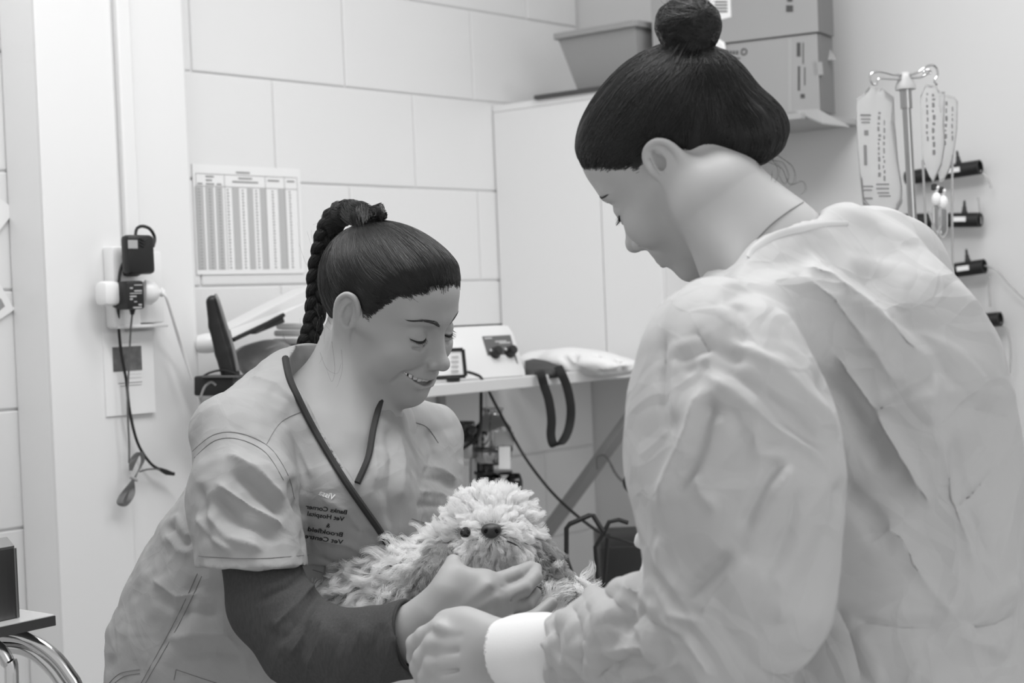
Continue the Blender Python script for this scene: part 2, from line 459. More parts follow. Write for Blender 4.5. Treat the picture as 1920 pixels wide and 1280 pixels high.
    if open_mouth:
        lo = [(-cx, 7.25 if smile > .5 else 8.05, cz), (-1.9, 8.75, cz - 1.5), (0, 9.3, cz - 2.15), (1.9, 8.75, cz - 1.5), (cx, 7.25 if smile > .5 else 8.05, cz)]
        mid = catmull([.5 * (np.array(a) + np.array(b)) for a, b in zip(up, lo)], 5)
        n = len(mid); rs = [.06 + .5 * math.sin(math.pi * i / (n - 1)) ** .7 for i in range(n)]
        sd.sub(f.chain(mid, rs), .12 * k)
        sd.sub(f.chain([p - np.array([0, .7, 0]) for p in mid], rs), .12 * k)
    else:
        lo = [(-cx, 8.0, cz), (-1.5, 9.1, cz - .75), (0, 9.45, cz - .95), (1.5, 9.1, cz - .75), (cx, 8.0, cz)]
        sd.sub(f.chain([(-cx - .2, 7.9, cz + .05), (-1.4, 9.3, cz - .42), (0, 9.85, cz - .5), (1.4, 9.3, cz - .42), (cx + .2, 7.9, cz + .05)], [.05, .1, .1, .1, .05]), .2 * k)
    sd.add(f.chain(catmull([np.array(p) + (0, -.03, .2) for p in up], 3), [.1, .15, .2, .24, .27, .28, .27, .28, .27, .24, .2, .15, .1]), .3 * k)
    sd.add(f.chain(catmull([np.array(p) - (0, .03, .2) for p in lo], 3), [.1, .18, .24, .3, .33, .36, .38, .36, .33, .3, .24, .18, .1]), .3 * k)
    sd.sub(f.E((0, 9.5, -8.0), (1.5, .55, .42)), .6 * k)
    sd.bare = sd.g.copy()
    ear(sd, f, 1, earflat); ear(sd, f, -1, earflat)
CAMM = np.stack([CR, CU, -CF], 1)          # camera axes -> world
def pose(Rc, tc, sc): return Frame(CAM_POS + CAMM @ np.asarray(tc, float), CAMM @ np.asarray(Rc, float), sc)
HL = pose([[-0.5545, 0.7956, 0.2441], [-0.1328, -0.3741, 0.9178], [0.8215, 0.4765, 0.3131]], (-.1621, .0415, -2.1883), .97)
def _right_pose():
    y = np.array([-.66, -.56, -.50]); y /= np.linalg.norm(y)
    z = np.array([-.65, .76, -.03]); z -= y * (z @ y); z /= np.linalg.norm(z)
    x = np.cross(y, z); R = np.stack([x, y, z], 1); sc = 1.05
    ear_cam = np.array([(1260 - 960) / FPX * 1.76, -(337 - 640) / FPX * 1.76, -1.76])
    return R, ear_cam - R @ (np.array([-7.3, -.1, -1.2]) * .01 * sc), sc
HR = pose(*_right_pose())
# ------------------------------------------------------------------ room frame: back wall runs along WD, its normal WN points into the room
_v = (3618 - 960) / FPX * CR - (469 - 640) / FPX * CU + CF
WD = np.array([_v[0], _v[1], 0]); WD /= np.linalg.norm(WD)
WN = np.array([WD[1], -WD[0], 0]); ZU = np.array([0, 0, 1.0])
WO = P(360, 340, 3.17) * np.array([1, 1, 0])
def W(s, q, z): return WO + WD * s + WN * q + ZU * z          # s along the wall, q out of it, z up
def ray(u, v):
    r = CF + (u - 960) / FPX * CR - (v - 640) / FPX * CU
    return r
def onW(u, v, q=0.0):
    """pixel -> (s, z) on the plane q in front of the back wall"""
    r = ray(u, v); t = (q - (CAM_POS - WO) @ WN) / (r @ WN); p = CAM_POS + t * r
    return (p - WO) @ WD, p[2]
SCORNER = 1.205
def onR(u, v, e=0.0):
    """pixel -> (t, z) on the plane e in front of the right-hand wall (t runs towards the camera)"""
    r = ray(u, v); t = (SCORNER - e - (CAM_POS - WO) @ WD) / (r @ WD); p = CAM_POS + t * r
    return (p - WO) @ WN, p[2]
def R_(t, e, z): return WO + WD * (SCORNER - e) + WN * t + ZU * z
def onZ(u, v, z):
    r = ray(u, v); t = (z - CAM_POS[2]) / r[2]; return CAM_POS + t * r
# ------------------------------------------------------------------ materials of the room
M_PAINT = mat('painted_block', 224, .32, bump=.25, bscale=55, bdist=.002, noise=.015, nscale=3)
M_MORTAR = mat('painted_mortar', 214, .5, bump=.3, bscale=90, bdist=.002)
M_PLASTER = mat('painted_plaster', 226, .35, bump=.12, bscale=25, bdist=.002)
M_RWALL = mat('painted_side_wall', 208, .5, bump=.05, bscale=20)
M_WHITE = mat('white_laminate', 228, .3)
M_WPLASTIC = mat('white_plastic', 226, .35)
M_BLACK = mat('black_plastic', 20, .4)
M_DARK = mat('dark_rubber', 42, .6)
M_CHROME = mat('chrome', 205, .16, 1.0)
M_STEEL = mat('brushed_steel', 165, .3, 1.0)
M_GREYPL = mat('grey_plastic', 150, .45)
M_CARD = mat('grey_card', 152, .8, noise=.04, nscale=8)
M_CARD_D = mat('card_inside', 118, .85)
M_INK = mat('print_ink', 70, .7)
M_INKL = mat('pale_print', 150, .7)
M_PAPER = mat('paper', 232, .6)
M_FLOOR = mat('vinyl_floor', 185, .45, noise=.05, nscale=10)
M_CEIL = mat('ceiling_paint', 235, .8)
M_STRAP = mat('black_webbing', 18, .8)
M_CABLE = mat('black_cable', 24, .5)
M_CABLEG = mat('grey_cable', 95, .5)
# ------------------------------------------------------------------ shell
def wbox(mb, s0, s1, q0, q1, z0, z1, bev=0.0):
    return mb.box(W((s0 + s1) / 2, (q0 + q1) / 2, (z0 + z1) / 2), WD * (s1 - s0) / 2, WN * (q1 - q0) / 2, ZU * (z1 - z0) / 2, bev)
def rbox_(mb, t0, t1, e0, e1, z0, z1, bev=0.0):
    return mb.box(R_((t0 + t1) / 2, (e0 + e1) / 2, (z0 + z1) / 2), WN * (t1 - t0) / 2, WD * (e1 - e0) / 2, ZU * (z1 - z0) / 2, bev)
floor = MB().box((0, 1.8, -.05), (3.6, 0, 0), (0, 3.6, 0), (0, 0, .05)).build('floor', M_FLOOR); floor['kind'] = 'structure'
ceil = MB().box((0, 2.2, 2.75), (3.2, 0, 0), (0, 3.2, 0), (0, 0, .05)).build('ceiling', M_CEIL); ceil['kind'] = 'structure'
wall_back = wbox(MB(), -2.6, 1.3, -.2, -.004, 0, 2.7).build('wall_back', M_MORTAR); wall_back['kind'] = 'structure'
wall_right = rbox_(MB(), -.2, 3.2, -.15, 0, 0, 2.7).build('wall_right', M_RWALL); wall_right['kind'] = 'structure'
blk = {}
def block(s0, s1, z0, z1):
    key = round(s1 - s0, 3)
    g = .0016
    if key not in blk:
        o = wbox(MB(), s0 + g, s1 - g, -.05, 0, z0 + g, z1 - g, .003).build('concrete_block', M_PAINT, wall_back)
        blk[key] = (o, s0, z0)
    else:
        src, a, b = blk[key]; o = src.copy(); COL.objects.link(o)
        o.location = Vector(src.location) + Vector(WD * (s0 - a) + ZU * (z0 - b) + WN * random.uniform(-.0008, .0008))
for c in range(13):
    z0 = .566 + .2 * (c - 1); off = .012 if c % 2 else .212
    for k in range(-3, 4):
        s0 = off + .4 * k
        if s0 > 1.19 or s0 < -1.25 or z0 > 2.5: continue
        block(s0, min(s0 + .4, 1.2), z0, z0 + .2)
pillar = wbox(MB(), -.40, -.085, 0, .1, 0, 2.7, .006).build('wall_pillar', M_PLASTER); pillar['kind'] = 'structure'
wbox(MB(), -.402, -.249, .1, .105, 0, 2.7, .002).build('pillar_panel', M_PLASTER, pillar)
trim = wbox(MB(), -.243, -.214, .1, .115, 1.437, 2.7, .003).build('trim_1', M_PLASTER); trim['kind'] = 'structure'
# ------------------------------------------------------------------ power outlet with its adapters
def pbox(mb, s0, s1, q0, q1, z0, z1, bev=.003): return wbox(mb, s0, s1, q0, q1, z0, z1, bev)
FQ = .105
out = thing('power_outlet', W(-.24, FQ, 1.29), 'white double wall power outlet screwed to the pillar', 'outlet')
pbox(MB(), -.289, -.235, FQ, FQ + .028, 1.296, 1.433, .004).build('back_box', M_WPLASTIC, out, True)
pbox(MB(), -.283, -.178, FQ + .0, FQ + .02, 1.302, 1.425, .004).build('face_plate', M_WHITE, out, True)
pbox(MB(), -.283, -.178, FQ, FQ + .03, 1.294, 1.300, .002).build('lower_lip', M_WPLASTIC, out)
def at(u, v, q): s, z = onW(u, v, q); return W(s, q, z)
ad = thing('power_adapter', at(265, 480, .16), 'black upright power adapter with looped lead, plugged in above', 'adapter', None)
def hull(mb, u0, v0, u1, v1, q0, q1, bev):
    a = onW(u0, v1, q1); b = onW(u1, v0, q1)
    return wbox(mb, a[0], b[0], q0, q1, a[1], b[1], bev)
hull(MB(), 243, 440, 290, 514, .152, .175, .007).build('adapter_body', M_BLACK, ad, True)
hull(MB(), 246, 468, 268, 518, .125, .156, .008).build('plug_body', M_BLACK, ad, True)
hull(MB(), 241, 450, 258, 466, .1752, .1765, .0005).build('sticker', mat('pale_sticker', 165, .5), ad)
for i in range(3):
    MB().tube([at(262 + k * 8, 446 + i * 6 + (5 if k % 2 else 0), .1765) for k in range(3)], .0009, 5).build('moulded_wave', mat('black_gloss', 50, .25), ad)
MB().tube(catmull([at(254, 440, .15), at(257, 428, .15), at(268, 424, .155), at(282, 430, .16), at(290, 446, .16), at(287, 462, .165)], 5), .0028, 8).build('looped_lead', M_CABLE, ad, True)
MB().tube(catmull([at(236, 486, .14), at(227, 502, .14), at(223, 530, .145), at(222, 600, .13), at(227, 660, .12), at(237, 715, .118), at(243, 770, .118), at(258, 830, .118), at(282, 868, .118), at(305, 882, .12), at(327, 888, .125)], 6), .0026, 8).build('lead', M_CABLE, ad, True)
MB().tube([at(299, 879, .12), at(312, 885, .121), at(327, 889, .125)], [.003, .005, .0025], 8).build('barrel_connector', M_CABLE, ad, True)
ad2 = thing('power_adapter', at(245, 550, .16), 'black square power adapter with printed rating label, plugged in below', 'adapter')
hull(MB(), 226, 528, 250, 580, .128, .160, .012).build('plug_body', M_BLACK, ad2, True)
hull(MB(), 240, 526, 270, 580, .150, .178, .004).build('adapter_body', M_BLACK, ad2, True)
m = MB()
for i, (a, b) in enumerate([(252, 267), (244, 249), (252, 266), (244, 266), (244, 256), (244, 249), (252, 257), (260, 266), (250, 266)]):
    v = 533 + i * 5.2; hull(m, a, v, b, v + (3.2 if i % 3 else 2.2), .1782, .1786, 0)
m.build('rating_print', mat('white_print', 175, .6), ad2)
MB().tube([at(248, 578, .15), at(248, 590, .15)], [.006, .003], 8).build('strain_relief', M_BLACK, ad2, True)
MB().tube(catmull([at(248, 588, .15), at(245, 620, .14), at(241, 700, .13), at(239, 760, .125), at(242, 830, .122), at(242, 868, .122)], 5), .0017, 8).build('lead', M_CABLEG, ad2, True)
for k in range(5):
    w0 = 3.4 * (k - 2)
    pts = [at(245 + w0 * .3, 882, .124 + .002 * (k % 2)), at(251 + w0, 862 - k, .125), at(262 + w0 * .6, 848, .126), at(268 + w0 * .4, 862, .127), at(258, 885, .128), at(247 + w0 * .5, 905, .128), at(232 + w0, 928, .127), at(226 + w0 * .8, 944, .126), at(234 - w0 * .5, 947, .126), at(245 - w0, 925, .127), at(250, 896, .125)]
    MB().tube(catmull(pts, 5), .0011, 7).build('coiled_lead', M_CABLEG, ad2, True)
MB().tube(catmull([at(262, 884, .124), at(275, 880, .122), at(290, 879, .122), at(300, 880, .122)], 4), .0015, 7).build('lead_end', M_CABLEG, ad2, True)
MB().tube([at(243, 893, .127), at(257, 900, .127)], .0032, 8).build('twist_tie', mat('pale_tie', 170, .5), ad2, True)
wp = thing('white_plug', at(280, 550, .15), 'white round plug with long white lead at the lower socket', 'plug')
pa, pb = at(268, 548, .14), at(310, 549, .16)
MB().lathe(pa, pb - pa, [(.018, 0), (.022, .004), (.021, .014), (.013, .024), (.006, .028), (.006, .036), (.003, .038)]).build('plug_body', M_WHITE, wp, True)
MB().lathe(at(300, 548, .155), pb - pa, [(.005, 0), (.008, .002), (.008, .004), (.005, .006)]).build('plug_ring', M_WHITE, wp, True)
MB().tube(catmull([at(303, 549, .16), at(312, 558, .165), at(325, 600, .15), at(340, 650, .13), at(357, 700, .13), at(375, 760, .13), at(385, 800, .13)], 6), .0028, 8).build('lead', M_WHITE, wp, True)
wp2 = thing('white_plug', at(210, 550, .15), 'white flat plug seated on the left of the lower socket', 'plug')
hull(MB(), 199, 526, 228, 573, .125, .158, .009).build('plug_body', M_WHITE, wp2, True)
# ------------------------------------------------------------------ notice, chart, loose papers
def sheet(mb, s0, s1, z0, z1, q, th=.0012): return wbox(mb, s0, s1, q, q + th, z0, z1, 0)
nt_ = thing('notice_sheet', W(-.245, FQ, 1.147), 'white notice sheet with a small grey photo, below the outlet', 'notice')
sheet(MB(), -.297, -.193, 1.147, 1.288, FQ, .003).build('paper_sheet', M_PAPER, nt_)
_a, _b = onW(213, 697, .109), onW(265, 648, .109)
m = MB(); sheet(m, _a[0], _b[0], _a[1], _b[1], .1082, .0004); m.build('printed_photo', mat('printed_photo', 100, .6, noise=.75, nscale=70), nt_)
m = MB()
for v, u0, u1 in [(700, 236, 266), (707, 234, 266), (716, 222, 267), (721, 226, 266), (641, 222, 264)]:
    a, b = onW(u0, v + 2, .109), onW(u1, v, .109); m = MB(); sheet(m, a[0], b[0], a[1], b[1], .1082, .0004); m.build('printed_line', M_INKL, nt_)
ch = thing('dosage_chart', W(.13, 0, 1.39), 'laminated wall chart with grey table columns on the block wall', 'chart')
sheet(MB(), .0, .272, 1.388, 1.594, .001, .002).build('laminated_sheet', M_PAPER, ch)
def crect(m, u0, v0, u1, v1, q=.0033):
    a, b = onW(u0, v1, q), onW(u1, v0, q); sheet(m, a[0], b[0], a[1], b[1], q, .0003)
m = MB(); colx = [(368, 384), (388, 403), (407, 420), (438, 451), (466, 477), (490, 502), (524, 538)]
cx0, cx1 = onW(368, 430, .003)[0], onW(538, 430, .003)[0]
for a, b in colx:
    s0, s1 = [onW(x, 430, .003)[0] for x in (a, b)]; sheet(m, s0, s1, 1.397, 1.552, .0033, .0003)
m.build('shaded_columns', mat('chart_grey', 182, .7), ch)
for a in (376, 396, 414, 430, 458, 483, 514, 546):
    s0 = onW(a, 430, .003)[0]; m = MB()
    for r in range(26):
        z = 1.549 - r * .0059; sheet(m, s0 - .0022, s0 + .0022 * (1 if r % 3 else .6), z - .0028, z, .0037, .0002)
    tag(m.build('printed_figures', mat('chart_ink', 150, .7), ch), kind='stuff')
m = MB()
for z in (1.576, 1.553): sheet(m, .006, .262, z, z + .0008, .0037, .0002)
for s in (.006, .075, .178, .228, .262): sheet(m, s, s + .0008, 1.397, 1.576, .0037, .0002)
for s0, s1, z in ((.105, .14, 1.58), (.03, .05, 1.57), (.03, .045, 1.563), (.11, .145, 1.569), (.095, .16, 1.562), (.185, .215, 1.567), (.235, .255, 1.567), (.01, .022, 1.556), (.03, .05, 1.556), (.056, .068, 1.556)): sheet(m, s0, s1, z, z + .003, .0037, .0002)
m.build('printed_rules', M_INKL, ch)
p1 = thing('pinned_paper', P(5, 400, 2.9), 'white paper corner jutting in beside the pillar, higher one', 'paper')
MB().prism([at(-60, 330, .004), at(18, 386, .004), at(17, 408, .004), at(-8, 440, .004), at(-60, 470, .004)], WN * .002).build('paper_sheet', M_PAPER, p1)
p2 = thing('pinned_paper', P(5, 560, 2.9), 'white paper corner with a printed picture beside the pillar, lower one', 'paper')
MB().prism([at(-60, 500, .004), at(0, 534, .004), at(26, 580, .004), at(0, 598, .004), at(-60, 610, .004)], WN * .002).build('paper_sheet', M_PAPER, p2)
MB().prism([at(-40, 545, .0063), at(2, 560, .0063), at(9, 574, .0063), at(-2, 583, .0063), at(-40, 590, .0063)], WN * .0003).build('printed_picture', M_INKL, p2)
# ------------------------------------------------------------------ cupboard on the right-hand wall
CE = .333
cup = thing('wall_cupboard', R_(.4, 0, 1.167), 'white wall cupboard with flat doors, under the stacked boxes', 'cupboard')
rbox_(MB(), .002, .445, .002, CE - .02, 1.167, 1.742, .001).build('carcass', M_WHITE, cup)
for a, b in ((.003, .292), (.2945, .444)):
    rbox_(MB(), a, b, CE - .019, CE, 1.168, 1.742, .0015).build('cupboard_door', M_WHITE, cup)
rbox_(MB(), .002, .445, .002, CE, 1.7425, 1.757, .001).build('cupboard_top', M_WHITE, cup)
TOPZ = 1.757
cup2 = thing('wall_shelf', R_(.6, 0, 1.6), 'short grey edged wall shelf carrying the two cartons, behind the hair bun', 'shelf')
LOWZ = onR(1505, 211, .22)[1] - .003; T2 = onR(1478, 240, .25)[0]
rbox_(MB(), .447, T2 + .03, .002, .25, LOWZ - .012, LOWZ, .001).build('shelf_board', mat('shelf_grey', 165, .5), cup2)
brd = rbox_(MB(), .13, .443, .02, CE + .01, TOPZ, TOPZ + .009, .001).build('dark_board', mat('dark_edged_board', 70, .5))
tag(brd, 'thin dark board lying on the cupboard top below the grey bin', 'board')
BZ = TOPZ + .009
bin_ = thing('storage_bin', R_(.3, .17, BZ), 'grey tapered plastic storage bin with rolled rim', 'bin')
def bin_ring(t0, t1, e0, e1, z): return [R_(t0, e1, z), R_(t1, e1, z), R_(t1, e0, z), R_(t0, e0, z)]
_bt = onR(1050, 66, .30); _bt2 = onR(1195, 44, .30); BT = _bt[1]
t0b, t1b = .212, onR(1120, 165, .29)[0] + .16
V = bin_ring(_bt[0] + .03, _bt2[0] - .012, .19, .28, BZ + .001) + bin_ring(_bt[0], _bt2[0], .17, .31, BT - .006)
V += bin_ring(_bt[0] + .004, _bt2[0] - .004, .174, .306, BT - .006) + bin_ring(_bt[0] + .034, _bt2[0] - .016, .194, .276, BZ + .004)
Fs = [(3, 2, 1, 0)] + [(i, (i + 1) % 4, 4 + (i + 1) % 4, 4 + i) for i in range(4)] + [(4 + i, 4 + (i + 1) % 4, 8 + (i + 1) % 4, 8 + i) for i in range(4)] + [(8 + i, 8 + (i + 1) % 4, 12 + (i + 1) % 4, 12 + i) for i in range(4)] + [(12, 13, 14, 15)]
MB().add(V, Fs).build('bin_body', M_GREYPL, bin_)
m = MB(); ring = bin_ring(_bt[0] - .004, _bt2[0] + .004, .166, .314, BT - .004)
for i in range(4):
    a, b = ring[i], ring[(i + 1) % 4]; dd = (b - a) / np.linalg.norm(b - a)
    m.box((a + b) / 2, (b - a) / 2, np.cross(dd, ZU) * .004, ZU * .007, .002)
m.build('rim', M_GREYPL, bin_)
# two cartons, turned a little from the wall
BXO = R_(onR(1532, 65, .22)[0], .22, 0) * np.array([1, 1, 0])
BXA = np.array([.872, -.489, 0]); BXB = np.array([.489, .872, 0])          # along the face (to the right), away from the face
def BX(a, b, z): return BXO + BXA * a + BXB * b + ZU * z
def onB(u, v, b=0.0):
    r = ray(u, v); t = (b - (CAM_POS - BXO) @ BXB) / (r @ BXB); p = CAM_POS + t * r
    return (p - BXO) @ BXA, p[2]
def bp(u, v, b): a, z = onB(u, v, b); return BX(a, b, z)
def bbox(mb, a0, a1, b0, b1, z0, z1, bev=.0015): return mb.box(BX((a0 + a1) / 2, (b0 + b1) / 2, (z0 + z1) / 2), BXA * (a1 - a0) / 2, BXB * (b1 - b0) / 2, ZU * (z1 - z0) / 2, bev)
def rink(m, u0, v0, u1, v1, b=-.0002): m.prism([bp(u0, v0, b), bp(u1, v0, b), bp(u1, v1, b), bp(u0, v1, b)], BXB * -.0004)
BL = onB(1505, 211)[1]; Z1 = onB(1500, 66)[1]
LA = onB(1222, 20)[0]
c1 = thing('cardboard_box', BX(-.15, .05, BL), 'lower grey cardboard carton with open end flaps', 'box')
bbox(MB(), LA + .06, 0, 0, .09, BL, Z1).build('carton_body', M_CARD, c1)
MB().prism([bp(1488, 207, 0), bp(1533, 204, 0), bp(1592, 236, .01), bp(1540, 229, -.02)], ZU * -.003).build('open_flap', M_CARD, c1)
MB().prism([bp(1524, 70, .085), bp(1545, 75, .085), bp(1568, 112, .05), bp(1524, 114, .05)], BXB * .003).build('open_flap', M_CARD, c1)
MB().prism([bp(1524, 116, 0), bp(1541, 116, 0), bp(1543, 140, 0), bp(1526, 142, 0)], BXB * .003).build('tuck_tab', M_CARD, c1)
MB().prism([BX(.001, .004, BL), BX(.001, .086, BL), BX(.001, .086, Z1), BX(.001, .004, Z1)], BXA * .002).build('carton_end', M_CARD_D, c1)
for r in ((1494, 80, 1501, 106), (1505, 80, 1507, 120), (1496, 124, 1500, 170), (1508, 126, 1510, 160), (1501, 176, 1509, 184)):
    m = MB(); rink(m, *r); m.build('carton_print', M_INK, c1)
for k in range(4):
    m = MB(); rink(m, 1362 + k * 6, 95, 1366 + k * 6, 102); m.build('carton_print', M_INK, c1)
m = MB(); rink(m, 1366, 108, 1388, 111); m.build('carton_print', M_INK, c1)
ringc = bp(1395, 97, -.0005); MB().tube([ringc + .006 * (math.cos(a) * BXA + math.sin(a) * ZU) for a in np.linspace(0, 2 * math.pi, 18)[:-1]], .0014, 6, closed=True).build('round_mark', M_INK, c1)
m = MB(); rink(m, 1478, 72, 1484, 209); m.build('carton_seam', mat('carton_edge', 160, .8), c1)
Z2 = Z1 + .002
c2 = thing('cardboard_box', BX(-.15, .05, Z2), 'upper grey cardboard carton with white address label', 'box')
bbox(MB(), LA, .004, -.004, .09, Z2, Z2 + .2).build('carton_body', M_CARD, c2)
MB().prism([bp(1330, -20, -.0045), bp(1369, -20, -.0045), bp(1371, 32, -.0045), bp(1330, 42, -.0045)], BXB * -.0006).build('address_label', M_PAPER, c2)
for k in range(4):
    m = MB(); rink(m, 1340, 2 + k * 6, 1364, 5 + k * 6, -.0053); m.build('carton_print', M_INK, c2)
for r in ((1474, 10, 1487, 22), (1476, -6, 1486, 3)):
    m = MB(); rink(m, *r, -.0045); m.build('carton_print', M_INK, c2)
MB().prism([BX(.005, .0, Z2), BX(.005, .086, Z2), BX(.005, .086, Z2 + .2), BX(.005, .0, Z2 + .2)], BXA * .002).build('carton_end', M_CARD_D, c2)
wl = thing('paper_scrap', bp(1348, 85, -.01), 'crumpled white paper scrap on the carton behind the hair bun', 'paper')
MB().prism([bp(1338, 96, -.008), bp(1343, 70, -.006), bp(1358, 80, -.006), bp(1360, 92, -.01)], BXB * .003).build('paper', M_PAPER, wl)
# ------------------------------------------------------------------ shelf along the back wall
SQ = .42; SHZ = onW(1000, 704, SQ)[1]
sh = thing('wall_shelf', W(.4, 0, SHZ), 'long white wall shelf carrying the machine and bags', 'shelf')
wbox(MB(), -.08, .84, .004, SQ, SHZ - .022, SHZ, .002).build('shelf_board', mat('shelf_white', 205, .4), sh)
_b0, _b1 = P(1192, 770, 3.45), P(1016, 1010, 3.72)
m = MB(); m.tube([P(1225, 725, 3.4), _b0, _b1, P(960, 1090, 3.8)], .017, 6); m.build('diagonal_bracket', mat('grey_bracket', 160, .5), sh, True)
_bs = onW(822, 740, 0)[0]
wbox(MB(), _bs - .008, _bs + .008, .002, .014, .6, SHZ - .022, .001).build('wall_batten', mat('grey_bracket', 160, .5), sh)
TZ = SHZ
# machine with control panel
mc = thing('bench_machine', P(905, 700, 3.3), 'white sloping bench machine with dark panel and two knobs', 'machine')
f0, f1 = P(918, 707, 3.22), P(987, 699, 3.27)
f0[2] = f1[2] = TZ + .001
fx = f1 - f0; fw = np.linalg.norm(fx); fx /= fw; fy = np.cross(ZU, fx)          # fx along the panel, fy away from the camera
def MC(a, b, z): return f0 + fx * a + fy * b + ZU * z
HM = .098
front = [(0, 0), (.0, .004), (.035, HM - .014), (.05, HM), (.16, HM), (.185, HM - .02), (.19, 0)]
ls = []
N = 9
for i in range(N + 1):
    a = -.075 + (fw + .075) * i / N
    ls.append([MC(a + (0 if i else .012), b + (0 if 0 < i < N else .004), h * (1 if 0 < i < N else .97)) for b, h in front])
m = MB(); V = [p for l in ls for p in l]; n = len(front)
Fs = [(i * n + j, (i + 1) * n + j, (i + 1) * n + (j + 1) % n, i * n + (j + 1) % n) for i in range(N) for j in range(n)]
Fs += [tuple(range(n)), tuple(range((N + 1) * n - 1, N * n - 1, -1))]
m.add(V, Fs).build('machine_body', mat('machine_white', 215, .35), mc, True, 35)
def panelp(a, t, o): b = .004 + (.035 - .004) * t; return MC(a, b, .004 + (HM - .018) * t) + (np.cross(fx, np.array([0, 0, 0]) + MC(0, .035, HM - .014) - MC(0, .0, .004)) / np.linalg.norm(MC(0, .035, HM - .014) - MC(0, .0, .004))) * o
m = MB(); m.prism([panelp(fw * .1, .22, .0005), panelp(fw * .86, .22, .0005), panelp(fw * .86, .92, .0005), panelp(fw * .1, .92, .0005)], panelp(0, .5, .0015) - panelp(0, .5, 0)).build('control_panel', mat('panel_grey', 92, .4), mc)
pn = panelp(0, .5, 1) - panelp(0, .5, 0)
for a in (.3, .7):
    kn = MB().lathe(panelp(fw * a, .5, .002), pn, [(.011, 0), (.0115, .003), (.0095, .005), (.009, .017), (.0075, .019)], 20).build('control_knob', M_BLACK, mc, True)
    MB().lathe(panelp(fw * a - .01, .56, .002), pn, [(.003, 0), (.003, .006)], 10).build('chrome_button', M_CHROME, mc, True)
for a0, a1, t in ((.14, .34, .85), (.4, .7, .76), (.5, .8, .72)):
    m = MB(); m.prism([panelp(fw * a0, t, .0022), panelp(fw * a1, t, .0022), panelp(fw * a1, t + .035, .0022), panelp(fw * a0, t + .035, .0022)], pn * .0003); m.build('panel_marking', mat('white_print', 175, .6), mc)
MB().tube([MC(-.05, .07, HM + .001), MC(fw * .5, .055, HM + .001), MC(fw * .8, .05, HM + .001)], .002, 6).build('lid_gap', M_BLACK, mc, True)
m = MB().box(MC(fw * .42, .1, -.0), fx * (fw * .55), fy * .09, ZU * .0012); m.build('rubber_foot', M_BLACK, mc)
# small card in a dark frame
cdp = [P(800, 657, 3.12), P(868, 655, 3.12), P(873, 705, 3.12), P(800, 709, 3.12)]
cf = thing('framed_card', P(845, 708, 3.12), 'small white printed card in a black frame, by the machine', 'card')
MB().prism(cdp, (0, .006, 0)).build('card_sheet', M_PAPER, cf)
for i in range(4):
    a, b = cdp[i], cdp[(i + 1) % 4]
    MB().tube([a, b], .0035, 6).build('frame_bar', M_BLACK, cf)
for k in range(4):
    MB().prism([P(846, 668 + k * 9, 3.117), P(860, 667 + k * 9, 3.117), P(860, 669 + k * 9, 3.117), P(846, 670 + k * 9, 3.117)], (0, .001, 0)).build('card_print', M_INKL, cf)
MB().box(P(850, 710, 3.13), (.012, 0, 0), (0, .02, 0), (0, 0, .004), .001).build('stand_foot', M_BLACK, cf)
# black bag with its strap hanging over the shelf edge
bg = thing('black_bag', P(1020, 695, 3.35), 'flat black bag on the shelf with a strap loop hanging', 'bag')
G = []
for u, v0, v1 in ((984, 676, 699), (1000, 672, 700), (1020, 675, 699), (1040, 680, 697), (1052, 684, 695)):
    G.append([P(u, v1 - (v1 - v0) * t, 3.30 + .1 * t) for t in (0, .35, .7, 1)])
bo = MB().grid(G).build('bag_body', mat('black_nylon', 52, .6), bg, True); md = bo.modifiers.new('thick', 'SOLIDIFY'); md.thickness = .012; md.offset = -1
sp = catmull([P(1010, 694, 3.3), P(1014, 700, 3.25), P(1020, 722, 3.25), P(1029, 750, 3.25), P(1034, 785, 3.25), P(1033, 815, 3.25), P(1038, 833, 3.25), P(1050, 832, 3.26), P(1062, 815, 3.27), P(1069, 790, 3.28), P(1070, 760, 3.28), P(1063, 725, 3.28), P(1052, 698, 3.28), P(1046, 687, 3.3)], 6)
MB().tube(sp, .0013, 8, flat=(CR * .95 + CU * .3, 6.6)).build('strap', M_STRAP, bg, True)
# pillow
plw = thing('white_pillow', P(1090, 690, 3.35), 'crumpled white pillow lying on the shelf beneath the cupboard', 'pillow')
sd = Sdf(P(970, 720, 3.1) - .08, P(1210, 620, 3.6) + .08, .004)
for (u, v, d, r, rv, ry_) in ((1015, 676, 3.52, .05, .022, .055), (1060, 676, 3.45, .05, .026, .07), (1110, 680, 3.42, .05, .024, .07), (1150, 686, 3.40, .04, .014, .06), (1180, 688, 3.4, .022, .008, .04)):
    sd.add(ell(P(u, v, d), (r, ry_, rv)), .03)
for (u0, v0, u1, v1, dd) in ((1060, 672, 1085, 705, 3.385), (1078, 668, 1098, 704, 3.38), (1118, 665, 1132, 700, 3.37), (1135, 680, 1150, 696, 3.365), (1158, 680, 1165, 694, 3.36)):
    sd.sub(cone(P(u0, v0, dd), P(u1, v1, dd - .01), .004, .006), .012)
sd.obj('pillow_case', mat('white_cotton', 222, .85, bump=.2, bscale=80), plw)
